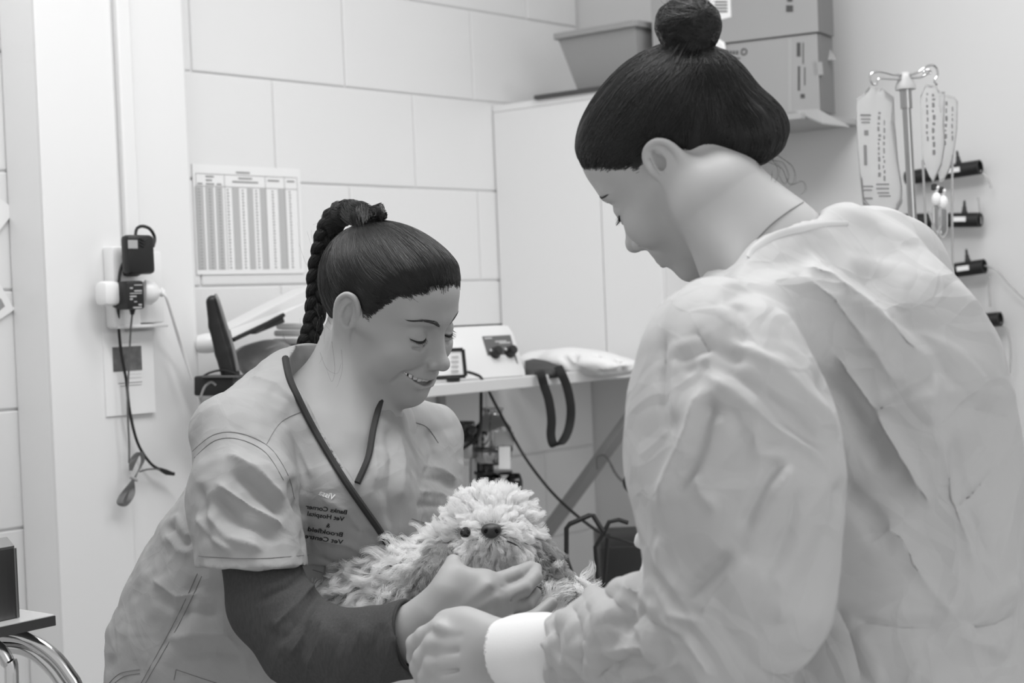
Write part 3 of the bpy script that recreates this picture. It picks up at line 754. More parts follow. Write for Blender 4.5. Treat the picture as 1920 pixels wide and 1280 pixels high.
# things at the left end of the shelf
tr = thing('lidded_tray', P(470, 620, 3.0), 'white tilted tray propped on the shelf behind the braid', 'tray')
m = MB(); m.prism([P(436, 634, 2.95), P(590, 560, 3.1), P(592, 536, 3.1), P(520, 572, 3.03), P(432, 618, 2.95)], WD * .06 + WN * -.12); m.build('tray_body', M_WPLASTIC, tr)
MB().tube([P(437, 637, 2.95), P(500, 607, 3.0), P(532, 590, 3.03)], .004, 6).build('tray_rim', M_BLACK, tr, True)
MB().prism([P(470, 622, 3.0), P(530, 590, 3.03), P(534, 604, 3.03), P(480, 626, 3.0)], WN * -.02).build('dark_insert', M_BLACK, tr)
hb = thing('black_paddle', P(415, 700, 2.95), 'tall rounded black paddle standing on the shelf end', 'paddle')
sd = Sdf(P(380, 720, 2.9) - .05, P(460, 540, 3.0) + .05, .0025)
hd = CR
sd.add(chain([P(399, 566, 2.95), P(406, 610, 2.95), P(420, 660, 2.95), P(432, 700, 2.95)], [.012, .014, .016, .0165], (CF, .7)), .004)
sd.obj('paddle_body', M_BLACK, hb)
MB().tube(catmull([P(404, 552, 2.94), P(410, 565, 2.935), P(424, 610, 2.935), P(438, 655, 2.935), P(446, 695, 2.935)], 4), .0028, 6).build('light_edge', mat('grey_edge', 120, .4), hb, True)
bx = thing('black_equipment_box', P(410, 725, 2.95), 'low black box with a cable at the shelf end', 'box')
MB().box(P(410, 722, 2.97), CR * .034, CF * .05, CU * .017, .004).build('box_body', M_BLACK, bx, True)
MB().box(P(420, 705, 2.96), CR * .03, CF * .05, CU * .002, .001).build('box_lid', mat('dark_grey_lid', 80, .5), bx, True)
MB().tube(catmull([P(376, 745, 2.92), P(384, 725, 2.92), P(396, 716, 2.92), P(405, 722, 2.92)], 5), .0022, 7).build('cable', M_GREYPL, bx, True)
MB().tube(catmull([P(380, 706, 2.93), P(395, 698, 2.93), P(420, 694, 2.93), P(445, 702, 2.93)], 5), .002, 7).build('cable', M_CABLE, bx, True)
pb_ = thing('plastic_bag', P(500, 690, 3.05), 'crumpled grey plastic bag lying on the shelf behind the woman', 'bag')
sd = Sdf(P(430, 720, 2.98) - .05, P(600, 610, 3.2) + .05, .004)
for u, v, d, r in ((470, 672, 3.08, .035), (510, 665, 3.1, .04), (532, 668, 3.05, .03), (480, 690, 3.05, .025), (530, 690, 3.08, .03)): sd.add(ell(P(u, v, d), (r, r * .8, r * .7)), .03)
for k in range(16):
    a = P(rng.uniform(440, 580), rng.uniform(640, 700), 3.03); b = a + CR * rng.uniform(-.04, .05) + CU * rng.uniform(-.02, .02); sd.sub(cone(a, b, .004, .002), .012)
sd.obj('bag_film', mat('grey_film', 120, .25, noise=.5, nscale=18), pb_)
fl = thing('folded_cloth', P(560, 640, 3.1), 'folded pale cloth with dark bands on the shelf behind the braid', 'cloth')
for k, (g, v) in enumerate(((190, 668), (200, 655), (185, 640), (195, 625), (215, 612))):
    MB().box(P(568, v, 3.2), CR * (.06 - .004 * k), CF * .05, CU * .0055, .004).build('fold', mat('cloth_%d' % g, g, .85), fl, True)
MB().box(P(560, 648, 3.14), CR * .055, CF * .004, CU * .0025, .001).build('dark_band', M_DARK, fl)
kit = thing('white_tub', P(385, 640, 3.05), 'white rounded tub lying at the shelf end by the black paddle', 'tub')
MB().lathe(P(372, 645, 3.05), CR + .1 * CU, [(.004, -.01), (.016, 0), (.018, .015), (.017, .035), (.012, .042)]).build('tub_body', M_WPLASTIC, kit, True)
# ------------------------------------------------------------------ under the shelf
M_VCH = mat('dull_chrome', 92, .15, .95)
vp = thing('anaesthetic_vaporiser', P(910, 930, 3.35), 'chrome anaesthetic bottle and valve block on a steel pole below the shelf', 'vaporiser')
vd = 3.35
def vl(u, v0, prof, name, mm, ax=CU, d=vd, n=26):
    MB().lathe(P(u, v0, d), ax, [(r * d / FPX, h * d / FPX) for r, h in prof], n).build(name, mm, vp, True)
vl(924, 870, [(28, 0), (34, 6), (36, 20), (36, 62), (34, 70), (24, 82), (18, 92), (17, 98), (20, 104), (20, 106), (12, 107)], 'bottle', mat('bottle_chrome', 165, .12, .95))
vl(924, 935, [(14, 0), (34, 2), (36, 8), (36, 16), (30, 20)], 'valve_base', M_VCH)
vl(924, 888, [(36.6, 0), (37, 1), (37, 5), (36.6, 6)], 'dark_band', mat('dark_chrome', 62, .2, 1.0))
vl(924, 846, [(37, 0), (38, 2), (38, 8), (37, 10)], 'bottle_band', M_VCH)
MB().box(P(945, 822, vd - .04), CR * .019, CF * .003, CU * .0135, .001).build('rating_plate', mat('plate_grey', 165, .4), vp)
MB().box(P(946, 858, vd - .04), CR * .0115, CF * .003, CU * .022, .001).build('paper_label', M_PAPER, vp)
vl(891, 1060, [(11, 0), (11, 215)], 'support_pole', M_STEEL)
vl(908, 935, [(16, 0), (18, 3), (18, 100), (14, 110)], 'dark_cylinder', mat('dark_chrome', 62, .2, 1.0))
vl(917, 900, [(22, -4), (24, 0), (24, 7), (20, 10)], 'clamp_ring', M_VCH)
vl(875, 840, [(20, -18), (22, -10), (22, 10), (15, 18)], 'valve_body', M_STEEL)
for u, v, r in ((852, 803, 9), (868, 800, 8), (886, 806, 9), (858, 822, 8), (850, 838, 7)):
    sdv = MB().lathe(P(u, v, vd - .06), -CF, [(r * .5e-3, -.01), (r * 1e-3, 0), (r * 1e-3, .008), (r * .6e-3, .011)], 16); sdv.build('valve_cap', M_VCH, vp, True)
MB().lathe(P(955, 907, vd - .03), CR, [(.006, -.01), (.02, 0), (.0215, .002), (.0215, .019), (.018, .022), (.005, .026)], 22).build('control_dial', mat('dark_chrome', 62, .2, 1.0), vp, True)
MB().tube(catmull([P(936, 900, vd - .05), P(932, 915, vd - .06), P(944, 932, vd - .06), P(948, 950, vd - .05)], 4), .007, 10).build('outlet_elbow', M_VCH, vp, True)
MB().lathe(P(930, 905, vd - .06), -CF, [(.004, 0), (.0095, .003), (.0095, .012), (.004, .016)], 16).build('outlet_cap', M_VCH, vp, True)
MB().tube(catmull([P(902, 735, 3.3), P(902, 760, 3.28), P(901, 800, 3.26), P(893, 822, 3.26), P(878, 834, 3.28), P(868, 840, 3.3)], 5), .0032, 8).build('black_hose', M_CABLE, vp, True)
MB().box(P(862, 812, vd), CR * .03, CF * .02, CU * .024, .004).build('valve_block', mat('dark_chrome', 62, .2, 1.0), vp, True)
cb = tag(MB().tube(catmull([P(876, 697, 3.16), P(892, 702, 3.16), P(905, 712, 3.18), P(930, 760, 3.25), P(960, 815, 3.3), P(983, 855, 3.3), P(1008, 890, 3.25), P(1040, 928, 3.2), P(1080, 965, 3.1), P(1128, 1000, 3.0), P(1165, 1012, 2.9), P(1205, 1026, 2.8), P(1240, 1040, 2.75)], 6), .0028, 8).build('power_cable', M_CABLE, None, True), 'long black cable running from the machine down to the right', 'cable')
kb = tag(MB().tube(catmull([P(1145, 870, 3.6), P(1160, 895, 3.6), P(1180, 910, 3.6), P(1215, 930, 3.6)], 5), .0025, 7).build('grey_cable', M_CABLEG, None, True), 'thin grey cable drooping over the black cabinet', 'cable')
hk = tag(MB().tube(catmull([P(1120, 880, 3.5), P(1120, 858, 3.5), P(1133, 853, 3.5), P(1146, 870, 3.5), P(1152, 885, 3.5)], 5), .0022, 7).build('cable_loop', M_CABLEG, None, True), 'small looped grey cable by the diagonal bracket', 'cable')
bc = thing('black_cabinet', P(1190, 1110, 3.2), 'black floor unit standing under the shelf, behind the gown', 'cabinet')
_g = onZ(1190, 1700, 0.0) if False else P(1200, 1000, 3.3)
m = MB(); m.box(np.array([_g[0] + .04, _g[1] + .1, .42]), np.array([.12, 0, 0]), np.array([0, .14, 0]), ZU * .42, .006); m.build('cabinet_body', mat('black_cabinet', 26, .35), bc, True)
m = MB(); m.box(np.array([_g[0] + .055, _g[1] - .043, .5]), np.array([.08, 0, 0]), np.array([0, .004, 0]), ZU * .28, .004); m.build('cabinet_door', mat('dark_glass', 40, .15), bc, True)
tp = thing('black_fitting', P(1195, 900, 3.2), 'black lumpy fitting with a chrome knob on the black cabinet', 'fitting')
sd = Sdf(P(1190, 920, 3.15) - .06, P(1190, 880, 3.3) + .06, .003)
for u, v, d, r in ((1185, 905, 3.28, .018), (1205, 895, 3.28, .024), (1200, 912, 3.28, .02)): sd.add(ell(P(u, v, d), (r, r, r)), .015)
sd.obj('fitting_body', M_BLACK, tp)
MB().lathe(P(1199, 908, 3.24), -CF, [(.004, 0), (.008, .004), (.008, .012), (.004, .014)], 14).build('chrome_knob', M_CHROME, tp, True)
ws = thing('wire_stand', P(1090, 1100, 2.9), 'black bent wire frame standing below the cable', 'stand')
wd = 2.9
MB().tube([P(1085, 1110, wd), P(1062, 1048, wd), P(1062, 990, wd), P(1068, 982, wd), P(1105, 966, wd), P(1112, 966, wd), P(1131, 996, wd)], .0042, 8).build('wire_bar', M_BLACK, ws, True)
MB().tube([P(1122, 1110, wd + .05), P(1116, 1025, wd + .05), P(1131, 1000, wd + .05), P(1142, 978, wd + .05), P(1160, 974, wd + .05), P(1178, 980, wd + .05)], .0038, 8).build('wire_bar', M_BLACK, ws, True)
MB().tube([P(1132, 1100, wd + .1), P(1140, 1000, wd + .1)], .0042, 8).build('wire_bar', M_BLACK, ws, True)
MB().box(P(1045, 1070, wd), CR * .02, CF * .03, CU * .025, .004).build('side_block', M_BLACK, ws, True)
MB().lathe(P(1093, 1100, wd - .1), CU, [(.02, -.03), (.023, -.01), (.023, .006), (.018, .012)], 18).build('foot_knob', M_BLACK, ws, True)
# ------------------------------------------------------------------ drip stand with bags
iv = thing('drip_stand', np.array([P(1712, 440, 3.0)[0], P(1712, 440, 3.0)[1], 0]), 'slim chrome drip stand with wire hooks', 'stand')
ivd = 3.0
pt, pm = P(1697, 150, ivd), P(1713, 445, ivd)
pdir = (pm - pt) / np.linalg.norm(pm - pt)
pbot = pt + pdir * ((pt[2] - .03) / -pdir[2])
MB().tube([pt + pdir * .03, pt + pdir * .5, pbot], .0078, 14).build('pole', M_STEEL, iv, True)
MB().tube([pt, pt + pdir * .05], .0105, 14).build('collar', M_STEEL, iv, True)
MB().lathe(pt + pdir * .005, -pdir, [(.018, -.012), (.018, -.006), (.0135, .006), (.012, .014), (.006, .019)], 20).build('hub', mat('pale_hub', 175, .35), iv, True)
for pts in ([(1690, 140), (1675, 140), (1660, 136), (1645, 134), (1634, 138), (1631, 148), (1636, 157), (1643, 158)], [(1690, 148), (1670, 148), (1650, 147), (1645, 152), (1643, 160)], [(1704, 141), (1720, 136), (1735, 126), (1748, 122), (1756, 128), (1758, 140), (1752, 152), (1757, 160)], [(1704, 145), (1725, 145), (1738, 138), (1745, 136), (1740, 131), (1732, 135), (1738, 141)]):
    MB().tube(catmull([P(u, v, ivd - .01) for u, v in pts], 5), .0022, 8).build('wire_hook', M_CHROME, iv, True)
for k in range(5):
    a = 2 * math.pi * k / 5; MB().tube([np.array([pbot[0], pbot[1], .08]), np.array([pbot[0] + .14 * math.cos(a), pbot[1] + .14 * math.sin(a), .03])], .012, 8).build('foot', M_STEEL, iv, True)
M_FILM = mat('clear_film', 238, .12, trans=.85, spec=.5)
M_FILM.node_tree.nodes['Principled BSDF'].inputs['IOR'].default_value = 1.08
M_FLUID = mat('saline', 240, .02, trans=1.0); M_FLUID.node_tree.nodes['Principled BSDF'].inputs['IOR'].default_value = 1.12
M_IVINK = mat('bag_ink', 118, .7); M_TUBE = mat('clear_tubing', 205, .25, trans=.5)
def iv_bag(outline, d, label, prints, tube_pts, group=None, th=.012):
    b = thing('saline_bag', P(*outline[0], d), label, 'bag', group)
    cu = sum(o[0] for o in outline) / len(outline); cv = sum(o[1] for o in outline) / len(outline)
    m = MB(); n = len(outline); rings = []
    for f, o in ((1, 0), (.86, .6), (.55, 1), (0.02, 1.05)):
        rings.append([P(cu + (u - cu) * f, cv + (v - cv) * f, d - th * o) for u, v in outline])
    back = [[p + CF * 2 * ((p - CAM_POS) @ CF * -1 + d) for p in r] for r in rings]
    V = [p for r in rings[::-1] for p in r] + [p for r in back[1:] for p in r]; R = len(rings) * 2 - 1
    Fs = [(i * n + j, i * n + (j + 1) % n, (i + 1) * n + (j + 1) % n, (i + 1) * n + j) for i in range(R - 1) for j in range(n)]
    m.add(V, Fs).build('bag_film', M_FILM, b, True, 0)
    for (u, v, wu, hv) in prints:
        f = 0
        MB().prism([P(u, v, d - th * 1.07), P(u + wu, v, d - th * 1.07), P(u + wu + hv * .03, v + hv, d - th * 1.07), P(u + hv * .03, v + hv, d - th * 1.07)], CF * -.0002).build('bag_print', M_IVINK, b)
    for tp_ in tube_pts: MB().tube(catmull([P(u, v, dd) for u, v, dd in tp_], 4), .0022, 7).build('tubing', M_TUBE, b, True)
    return b
def words(u, v0, v1, w0, seed):
    r = random.Random(seed); o = []; v = v0
    while v < v1:
        h = r.uniform(4, 13); o.append((u + r.uniform(-1, 1), v, w0 * r.uniform(.4, .75), h * .8)); v += h + r.uniform(2, 4)
    return o
b1o = [(1632, 160), (1643, 164), (1650, 168), (1655, 164), (1662, 172), (1676, 182), (1678, 230), (1684, 300), (1692, 355), (1692, 380), (1676, 408), (1662, 418), (1645, 412), (1618, 385), (1612, 330), (1606, 250), (1605, 185), (1622, 172)]
bagA = iv_bag(b1o, 2.98, 'full clear saline bag hanging on the left hook', words(1646, 210, 330, 7, 1) + words(1656, 225, 340, 5, 2) + [(1613, 214, 20, 4), (1614, 222, 18, 3), (1615, 228, 16, 3), (1620, 244, 8, 10), (1619, 272, 6, 38), (1617, 348, 20, 3), (1617, 355, 18, 3), (1643, 344, 24, 3), (1643, 352, 24, 3), (1645, 360, 22, 3), (1620, 370, 16, 4), (1648, 366, 22, 3)], [])
b2o = [(1736, 158), (1746, 160), (1756, 160), (1760, 172), (1772, 172), (1770, 230), (1772, 270), (1766, 310), (1756, 330), (1750, 342), (1742, 330), (1730, 300), (1728, 240), (1726, 180)]
bagB = iv_bag(b2o, 2.98, 'clear saline bag hanging in front on the right hook', words(1737, 174, 260, 5, 3) + words(1748, 176, 290, 8, 4), [[(1730, 300, 2.98), (1734, 380, 2.99), (1738, 470, 3.0), (1744, 560, 3.02)], [(1741, 395, 2.97), (1755, 440, 2.97), (1764, 500, 2.98), (1770, 600, 3.0)]])
b3o = [(1756, 165), (1768, 176), (1790, 182), (1796, 190), (1795, 240), (1788, 290), (1780, 320), (1770, 338), (1762, 342), (1758, 300), (1762, 240)]
bagC = iv_bag(b3o, 3.03, 'clear saline bag hanging behind on the right hook', words(1772, 190, 275, 6, 5) + words(1784, 200, 260, 4, 6), [[(1786, 290, 3.03), (1785, 380, 3.03), (1786, 470, 3.04), (1787, 560, 3.05)]])
for nm, (u, v), par, lab in (('drip_chamber', (1756, 368), bagB, 'left'), ('drip_chamber', (1768, 374), bagC, 'right')):
    d = 2.97
    MB().lathe(P(u, v - 20, d), -CU, [(.004, 0), (.006, .004), (.003, .012), (.006, .014), (.0085, .02), (.0085, .03), (.006, .034)], 16).build('port', M_WPLASTIC, par, True)
    MB().lathe(P(u, v + 16, d), -CU, [(.006, 0), (.0085, .004), (.0085, .038), (.005, .048), (.002, .052)], 16).build('drip_chamber', M_FILM, par, True)
    MB().lathe(P(u - 4, v - 24, d), -CU, [(.003, 0), (.006, .002), (.006, .01), (.003, .012)], 12).build('dark_clamp', M_DARK, par, True)
# ------------------------------------------------------------------ black tube holders on the side wall
def holder(ua, va, ub, vb, d, label, lab_u, noz_u):
    t = thing('tube_holder', P((ua + ub) / 2, (va + vb) / 2, d), label, 'holder')
    p, q = onR(ua, va, .03), onR(ub, vb, .03); a, b = R_(p[0], .03, p[1]), R_(q[0], .03, q[1]); ax = b - a; L = np.linalg.norm(ax); ax /= L
    r = .0148
    MB().lathe(a, ax, [(r * .82, .0), (r, .0005), (r, L), (r * .82, L), (r * .8, L * .96), (r * .5, L * .95)], 22).build('tube', mat('black_tube', 26, .45), t, True, 40)
    toc = CAM_POS - (a + b) / 2; toc -= ax * (toc @ ax); toc /= np.linalg.norm(toc); up = np.cross(ax, toc); up *= np.sign(up[2])
    f = (lab_u - ua) / (ub - ua)
    c = a + ax * L * f + toc * (r + .0004)
    MB().box(c + up * .002, ax * .013, up * .0048, toc * .0006, 0).build('paper_label', M_PAPER, t)
    f = (noz_u - ua) / (ub - ua); c = a + ax * L * f + up * (r - .002)
    MB().lathe(c, up, [(.0055, 0), (.006, .004), (.0042, .009), (.0046, .013), (.0028, .016), (.0028, .022), (.0015, .027)], 14).build('nozzle', M_DARK, t, True)
    f = .12; c = R_(onR(ua + (ub - ua) * .3, va, .0)[0], .008, (a[2] + b[2]) / 2)
    MB().box(c, WN * .01, WD * .008, ZU * .008, .001).build('wall_clip', M_DARK, t)
    return t
holder(1700, 334, 1838, 313, 3.45, 'black tube holder tilted on the side wall, topmost of four', 1795, 1800)
holder(1690, 414, 1838, 412, 3.45, 'black tube holder on the side wall, second from the top', 1806, 1809)
holder(1740, 514, 1846, 499, 3.45, 'black tube holder on the side wall, third from the top', 1812, 1817)
holder(1770, 608, 1876, 598, 3.45, 'black tube holder on the side wall, lowest of four', 1822, 1822)
for nm, pts, lab in (('hanging_tube', [(1838, 320), (1852, 335), (1858, 352)], 'clear airway tube sticking out of the topmost holder'), ('hanging_tube', [(1834, 370), (1838, 400), (1840, 425)], 'clear airway tube hanging by the second holder'), ('hanging_tube', [(1846, 498), (1868, 505), (1890, 530), (1915, 555), (1935, 570)], 'clear airway tube trailing right from the third holder'), ('hanging_tube', [(1855, 520), (1855, 550), (1857, 575)], 'short grey airway tube hanging below the third holder'), ('hanging_tube', [(1876, 605), (1890, 620), (1895, 660), (1893, 700)], 'clear airway tube hanging from the lowest holder')):
    tag(MB().tube(catmull([R_(onR(u, v, .02)[0], .02, onR(u, v, .02)[1]) for u, v in pts], 6), .0022, 8).build(nm, M_TUBE, None, True), lab, 'tube')
for (u, v), lab in (((1886, 720), 'dark catheter tip by the lower right wall, upper one'), ((1905, 830), 'dark catheter tip by the lower right wall, lower one')):
    p = onR(u, v, .015); q = onR(u + 7, v + 40, .015)
    tag(MB().tube([R_(p[0], .015, p[1]), R_(q[0], .015, q[1])], .003, 7).build('catheter_tip', M_DARK, None, True), lab, 'tube')
# ------------------------------------------------------------------ trolley at the lower left
tl = thing('trolley', P(20, 1165, 2.0), 'small trolley with dark edged tray top and bent chrome tube frame', 'trolley')
td = 2.05
zt = P(50, 1150, td)[2]
def onz(u, v, z): return onZ(u, v, z)
tpoly = [onz(104, 1154, zt), onz(96, 1152, zt), onz(38, 1143, zt), onz(-140, 1135, zt), onz(-150, 1200, zt), onz(0, 1176, zt)]
MB().prism(tpoly, ZU * -.0115).build('tray_board', mat('dark_board_edge', 58, .45), tl)
c0 = sum(tpoly) / 6
MB().prism([c0 + (p - c0) * .985 + ZU * .0012 for p in tpoly], ZU * -.001).build('tray_surface', mat('tray_laminate', 205, .25), tl)
for i, (du, r0) in enumerate(((0, .0105), (0, .0105))):
    o = 0 if i == 0 else 26
    pts = [P(-60, 1192 + o * .7, td), P(20, 1190 + o * .8, td), P(62, 1202 + o, td), P(100, 1228 + o, td), P(128, 1262 + o * .9, td), P(146, 1300 + o * .6, td), P(150, 1400, td), P(150, 1700, td)]
    if i: pts = [P(-60, 1216, td + .02), P(10, 1212, td + .02), P(50, 1218, td + .02), P(84, 1240, td + .02), P(110, 1270, td + .02), P(126, 1305, td + .02), P(130, 1400, td + .02), P(130, 1700, td + .02)]
    MB().tube(catmull(pts, 6), .0085, 14).build('chrome_tube', M_CHROME, tl, True)
MB().tube(catmull([P(-40, 1206, td - .03), P(-8, 1212, td - .03), P(14, 1240, td - .03), P(22, 1290, td - .03), P(22, 1700, td - .03)], 6), .0085, 14).build('chrome_tube', M_CHROME, tl, True)
sb = thing('steel_box', P(5, 1100, 2.0), 'dark polished steel box standing on the trolley tray', 'box')
z0 = zt + .002
qa, qb = onz(33, 1157, z0), onz(-110, 1188, z0); ex = qb - qa; ez = ZU * (P(28, 1034, 1.98)[2] - z0)
M_DSTEEL = mat('dark_steel', 105, .28, .85, noise=.4, nscale=9, stretch=(6, 6, .6))
BD_ = np.array([-.035, .09, 0])
MB().prism([qa, qb, qb + ez, qa + ez], BD_).build('box_shell', M_DSTEEL, sb)
m = MB()
MB().prism([qa + ez * 1.0, qb + ez, qb + ez + BD_, qa + ez + BD_], ZU * .003).build('box_lid', M_STEEL, sb)
MB().tube([qa + ez, qa], .0025, 8).build('box_edge', M_DSTEEL, sb, True)
# ------------------------------------------------------------------ examination table
et = thing('exam_table', (0.2, 2.05, 0), 'examination table covered with a dark woven mat', 'table')
TBZ = .905
m = MB(); m.box((.30, 2.13, TBZ - .015), (.41, 0, 0), (0, .175, 0), (0, 0, .015), .006); m.build('table_top', M_STEEL, et, True)
m = MB(); m.box((.30, 2.13, TBZ + .004), (.40, 0, 0), (0, .17, 0), (0, 0, .004), .002)
mt = mat('dark_mat', 62, .85)
if True:
    nt = mt.node_tree; b = nt.nodes['Principled BSDF']; ck = nt.nodes.new('ShaderNodeTexChecker'); ck.inputs['Scale'].default_value = 260
    tc = nt.nodes.new('ShaderNodeTexCoord'); nt.links.new(tc.outputs['Object'], ck.inputs['Vector'])
    ck.inputs['Color1'].default_value = (lin(80),) * 3 + (1,); ck.inputs['Color2'].default_value = (lin(45),) * 3 + (1,); nt.links.new(ck.outputs['Color'], b.inputs['Base Color'])
m.build('woven_mat', mt, et, True)
MB().tube([(.30, 2.13, .1), (.30, 2.13, TBZ - .03)], .06, 20).build('pedestal', M_STEEL, et, True)
MB().box((.30, 2.13, .03), (.25, 0, 0), (0, .18, 0), (0, 0, .03), .01).build('table_base', M_STEEL, et, True)
# ------------------------------------------------------------------ cloth folds, noise, strands
_perm = rng.permutation(512)
def _hash(i, j, k): return (_perm[(_perm[(_perm[i & 511] + j) & 511] + k) & 511] / 255.5 - 1.0)
def vnoise(p):
    p = np.asarray(p, float); i = np.floor(p).astype(int); t = p - i; t = t * t * t * (t * (t * 6 - 15) + 10)
    r = 0
    for dx in (0, 1):
        for dy in (0, 1):
            for dz in (0, 1):
                w = (t[:, 0] if dx else 1 - t[:, 0]) * (t[:, 1] if dy else 1 - t[:, 1]) * (t[:, 2] if dz else 1 - t[:, 2])
                r = r + w * _hash(i[:, 0] + dx, i[:, 1] + dy, i[:, 2] + dz)
    return r
def tri(x): x = x - np.floor(x); return 1 - 2 * np.abs(2 * x - 1)
def pline(u, v, pts):
    """distance to a pixel polyline, signed side, and place along it 0..1"""
    pts = np.asarray(pts, float); seg = np.linalg.norm(np.diff(pts, axis=0), axis=1); cum = np.r_[0, np.cumsum(seg)]
    bd = np.full(u.shape, 1e9); bs = np.zeros_like(bd); bt = np.zeros_like(bd)
    for i in range(len(pts) - 1):
        a, b = pts[i], pts[i + 1]; e = b - a; L = max(e @ e, 1e-9)
        wx, wy = u - a[0], v - a[1]; t = np.clip((wx * e[0] + wy * e[1]) / L, 0, 1)
        d = np.hypot(wx - t * e[0], wy - t * e[1]); m = d < bd
        bd = np.where(m, d, bd); bs = np.where(m, np.sign(e[0] * wy - e[1] * wx), bs); bt = np.where(m, (cum[i] + t * seg[i]) / cum[-1], bt)
    return bd, bs, bt
def sculpt(V, Q, folds, view=True):
    """raise or sink cloth along fold lines; each fold = (kind, width px, height mm, polyline)"""
    N = vnormals(V, Q); u, v, d = proj(V)
    ray_ = (V - CAM_POS) / np.linalg.norm(V - CAM_POS, axis=1, keepdims=True)
    f = np.clip(-(N * ray_).sum(1) * 4, 0, 1) if view else np.ones(len(V))
    D = np.zeros(len(V))
    for kind, w, amp, pts in folds:
        p = np.asarray(pts, float)
        box = (u > p[:, 0].min() - 3 * w) & (u < p[:, 0].max() + 3 * w) & (v > p[:, 1].min() - 3 * w) & (v < p[:, 1].max() + 3 * w)
        i = np.nonzero(box)[0]
        if not len(i): continue
        bd, bs, bt = pline(u[i], v[i], catmull([np.r_[q, 0] for q in p], 4) if False else p)
        tp = np.clip(np.minimum(bt, 1 - bt) * 5, 0, 1); tp = tp * tp * (3 - 2 * tp)
        if kind == 'r': h = np.exp(-1.15 * bd / w) * (1 + .15 * np.sin(bt * 9))
        elif kind == 'v': h = -np.exp(-(bd / (1.1 * w)) ** 1.6)
        elif kind == 's': h = np.where(bs > 0, np.exp(-bd / (2.2 * w)), np.exp(-(bd / (.55 * w)) ** 2))      # overlapping fold: steep on one side
        elif kind == 't': h = np.where(bs < 0, np.exp(-bd / (2.2 * w)), np.exp(-(bd / (.55 * w)) ** 2))
        elif kind == 'g': h = -np.exp(-(bd / w) ** 2); tp = 1              # stitched groove, no taper
        D[i] += amp * 1e-3 * h * tp * (f[i] if view else 1)
    return V + N * D[:, None]
def to_surf(sd, p, lift=0.0004, it=5):
    p = np.array(p, float)
    for _ in range(it):
        p = p - sd.grad(p) * (sd.at(p) - lift)[:, None]
    return p
def bvh_of(o):
    me = o.data; V = np.empty(len(me.vertices) * 3); me.vertices.foreach_get('co', V)
    return BVHTree.FromPolygons([tuple(v) for v in V.reshape(-1, 3)], [tuple(p.vertices) for p in me.polygons])
def cast(bv, u, v, lift=.0015):
    r = ray(u, v); r = r / np.linalg.norm(r)
    h = bv.ray_cast(Vector(CAM_POS), Vector(r))
    if h[0] is None: return None
    return np.array(h[0]) - r * lift
def cast_line(bv, pts, lift=.0015, n=6):
    out = []
    for q in catmull([np.array([u, v, 0.]) for u, v in pts], n):
        p = cast(bv, q[0], q[1], lift)
        if p is not None: out.append(p)
    return out
def seam(bv, name, pts, m, parent, r=.00042, lift=.0004, n=6):
    l = cast_line(bv, pts, lift, n)
    if len(l) > 2: return MB().tube(l, r, 5).build(name, m, parent, True)
def strands(name, lines, r0, r1, m, parent, kind=None):
    """many hairs in one curves object; lines = array (n, k, 3)"""
    n, k, _ = lines.shape
    hc = bpy.data.hair_curves.new(name); hc.add_curves([k] * n)
    hc.position_data.foreach_set('vector', np.ascontiguousarray(lines, np.float32).ravel())
    rad = np.tile(np.linspace(r0, r1, k), n).astype(np.float32)
    a = hc.attributes.get('radius') or hc.attributes.new('radius', 'FLOAT', 'POINT'); a.data.foreach_set('value', rad)
    o = bpy.data.objects.new(name, hc); COL.objects.link(o); hc.materials.append(m)
    if parent is not None: o.parent = parent; o.matrix_parent_inverse = Matrix.Translation(-wloc(parent))
    if kind: o['kind'] = kind
    return o
def join(name, parts, m, parent):
    """several sculpted pieces of one body -> one continuous mesh object"""
    obs = [link(name, mesh_np(name, V, Q), m if k == 0 else None, parent if k == 0 else None, True) for k, (V, Q) in enumerate(parts)]
    o = obs[0]
    for b in obs[1:]:
        md = o.modifiers.new('union', 'BOOLEAN'); md.operation = 'UNION'; md.object = b
        try: md.solver = 'MANIFOLD'
        except Exception: md.solver = 'FAST'
    me = bpy.data.meshes.new_from_object(o.evaluated_get(bpy.context.evaluated_depsgraph_get()))
    o.modifiers.clear(); n0 = len(o.data.polygons)
    if len(me.polygons) > n0:
        o.data = me
        me.polygons.foreach_set('use_smooth', np.ones(len(me.polygons), bool))
        me.polygons.foreach_set('material_index', np.zeros(len(me.polygons), np.int32))
    else: print('UNION FAILED', name, len(me.polygons), n0)
    for b in obs[1:]: bpy.data.objects.remove(b)
    return o
def pts_chain(pts, rs, flat=None): return chain(PL(pts), rs, flat)
M_SKIN = mat('skin', 166, .5, sub=.1, bump=.06, bscale=700, bdist=.0006, noise=.03, nscale=60)
M_SKIN2 = mat('skin_right', 180, .5, sub=.1, bump=.06, bscale=700, bdist=.0006, noise=.03, nscale=60)
M_TUNIC = mat('tunic_cloth', 158, .8, bump=.12, bscale=900, bdist=.0006, noise=.015, nscale=300)
M_PIPING = mat('dark_piping', 45, .8)
M_UNDER = mat('dark_knit', 76, .95, spec=.1, bump=.5, bscale=260, bdist=.0012, noise=.3, nscale=200, stretch=(2.2, 2.2, .5))
M_GOWN = mat('gown_paper_cloth', 186, .62, bump=.1, bscale=260, bdist=.0008)
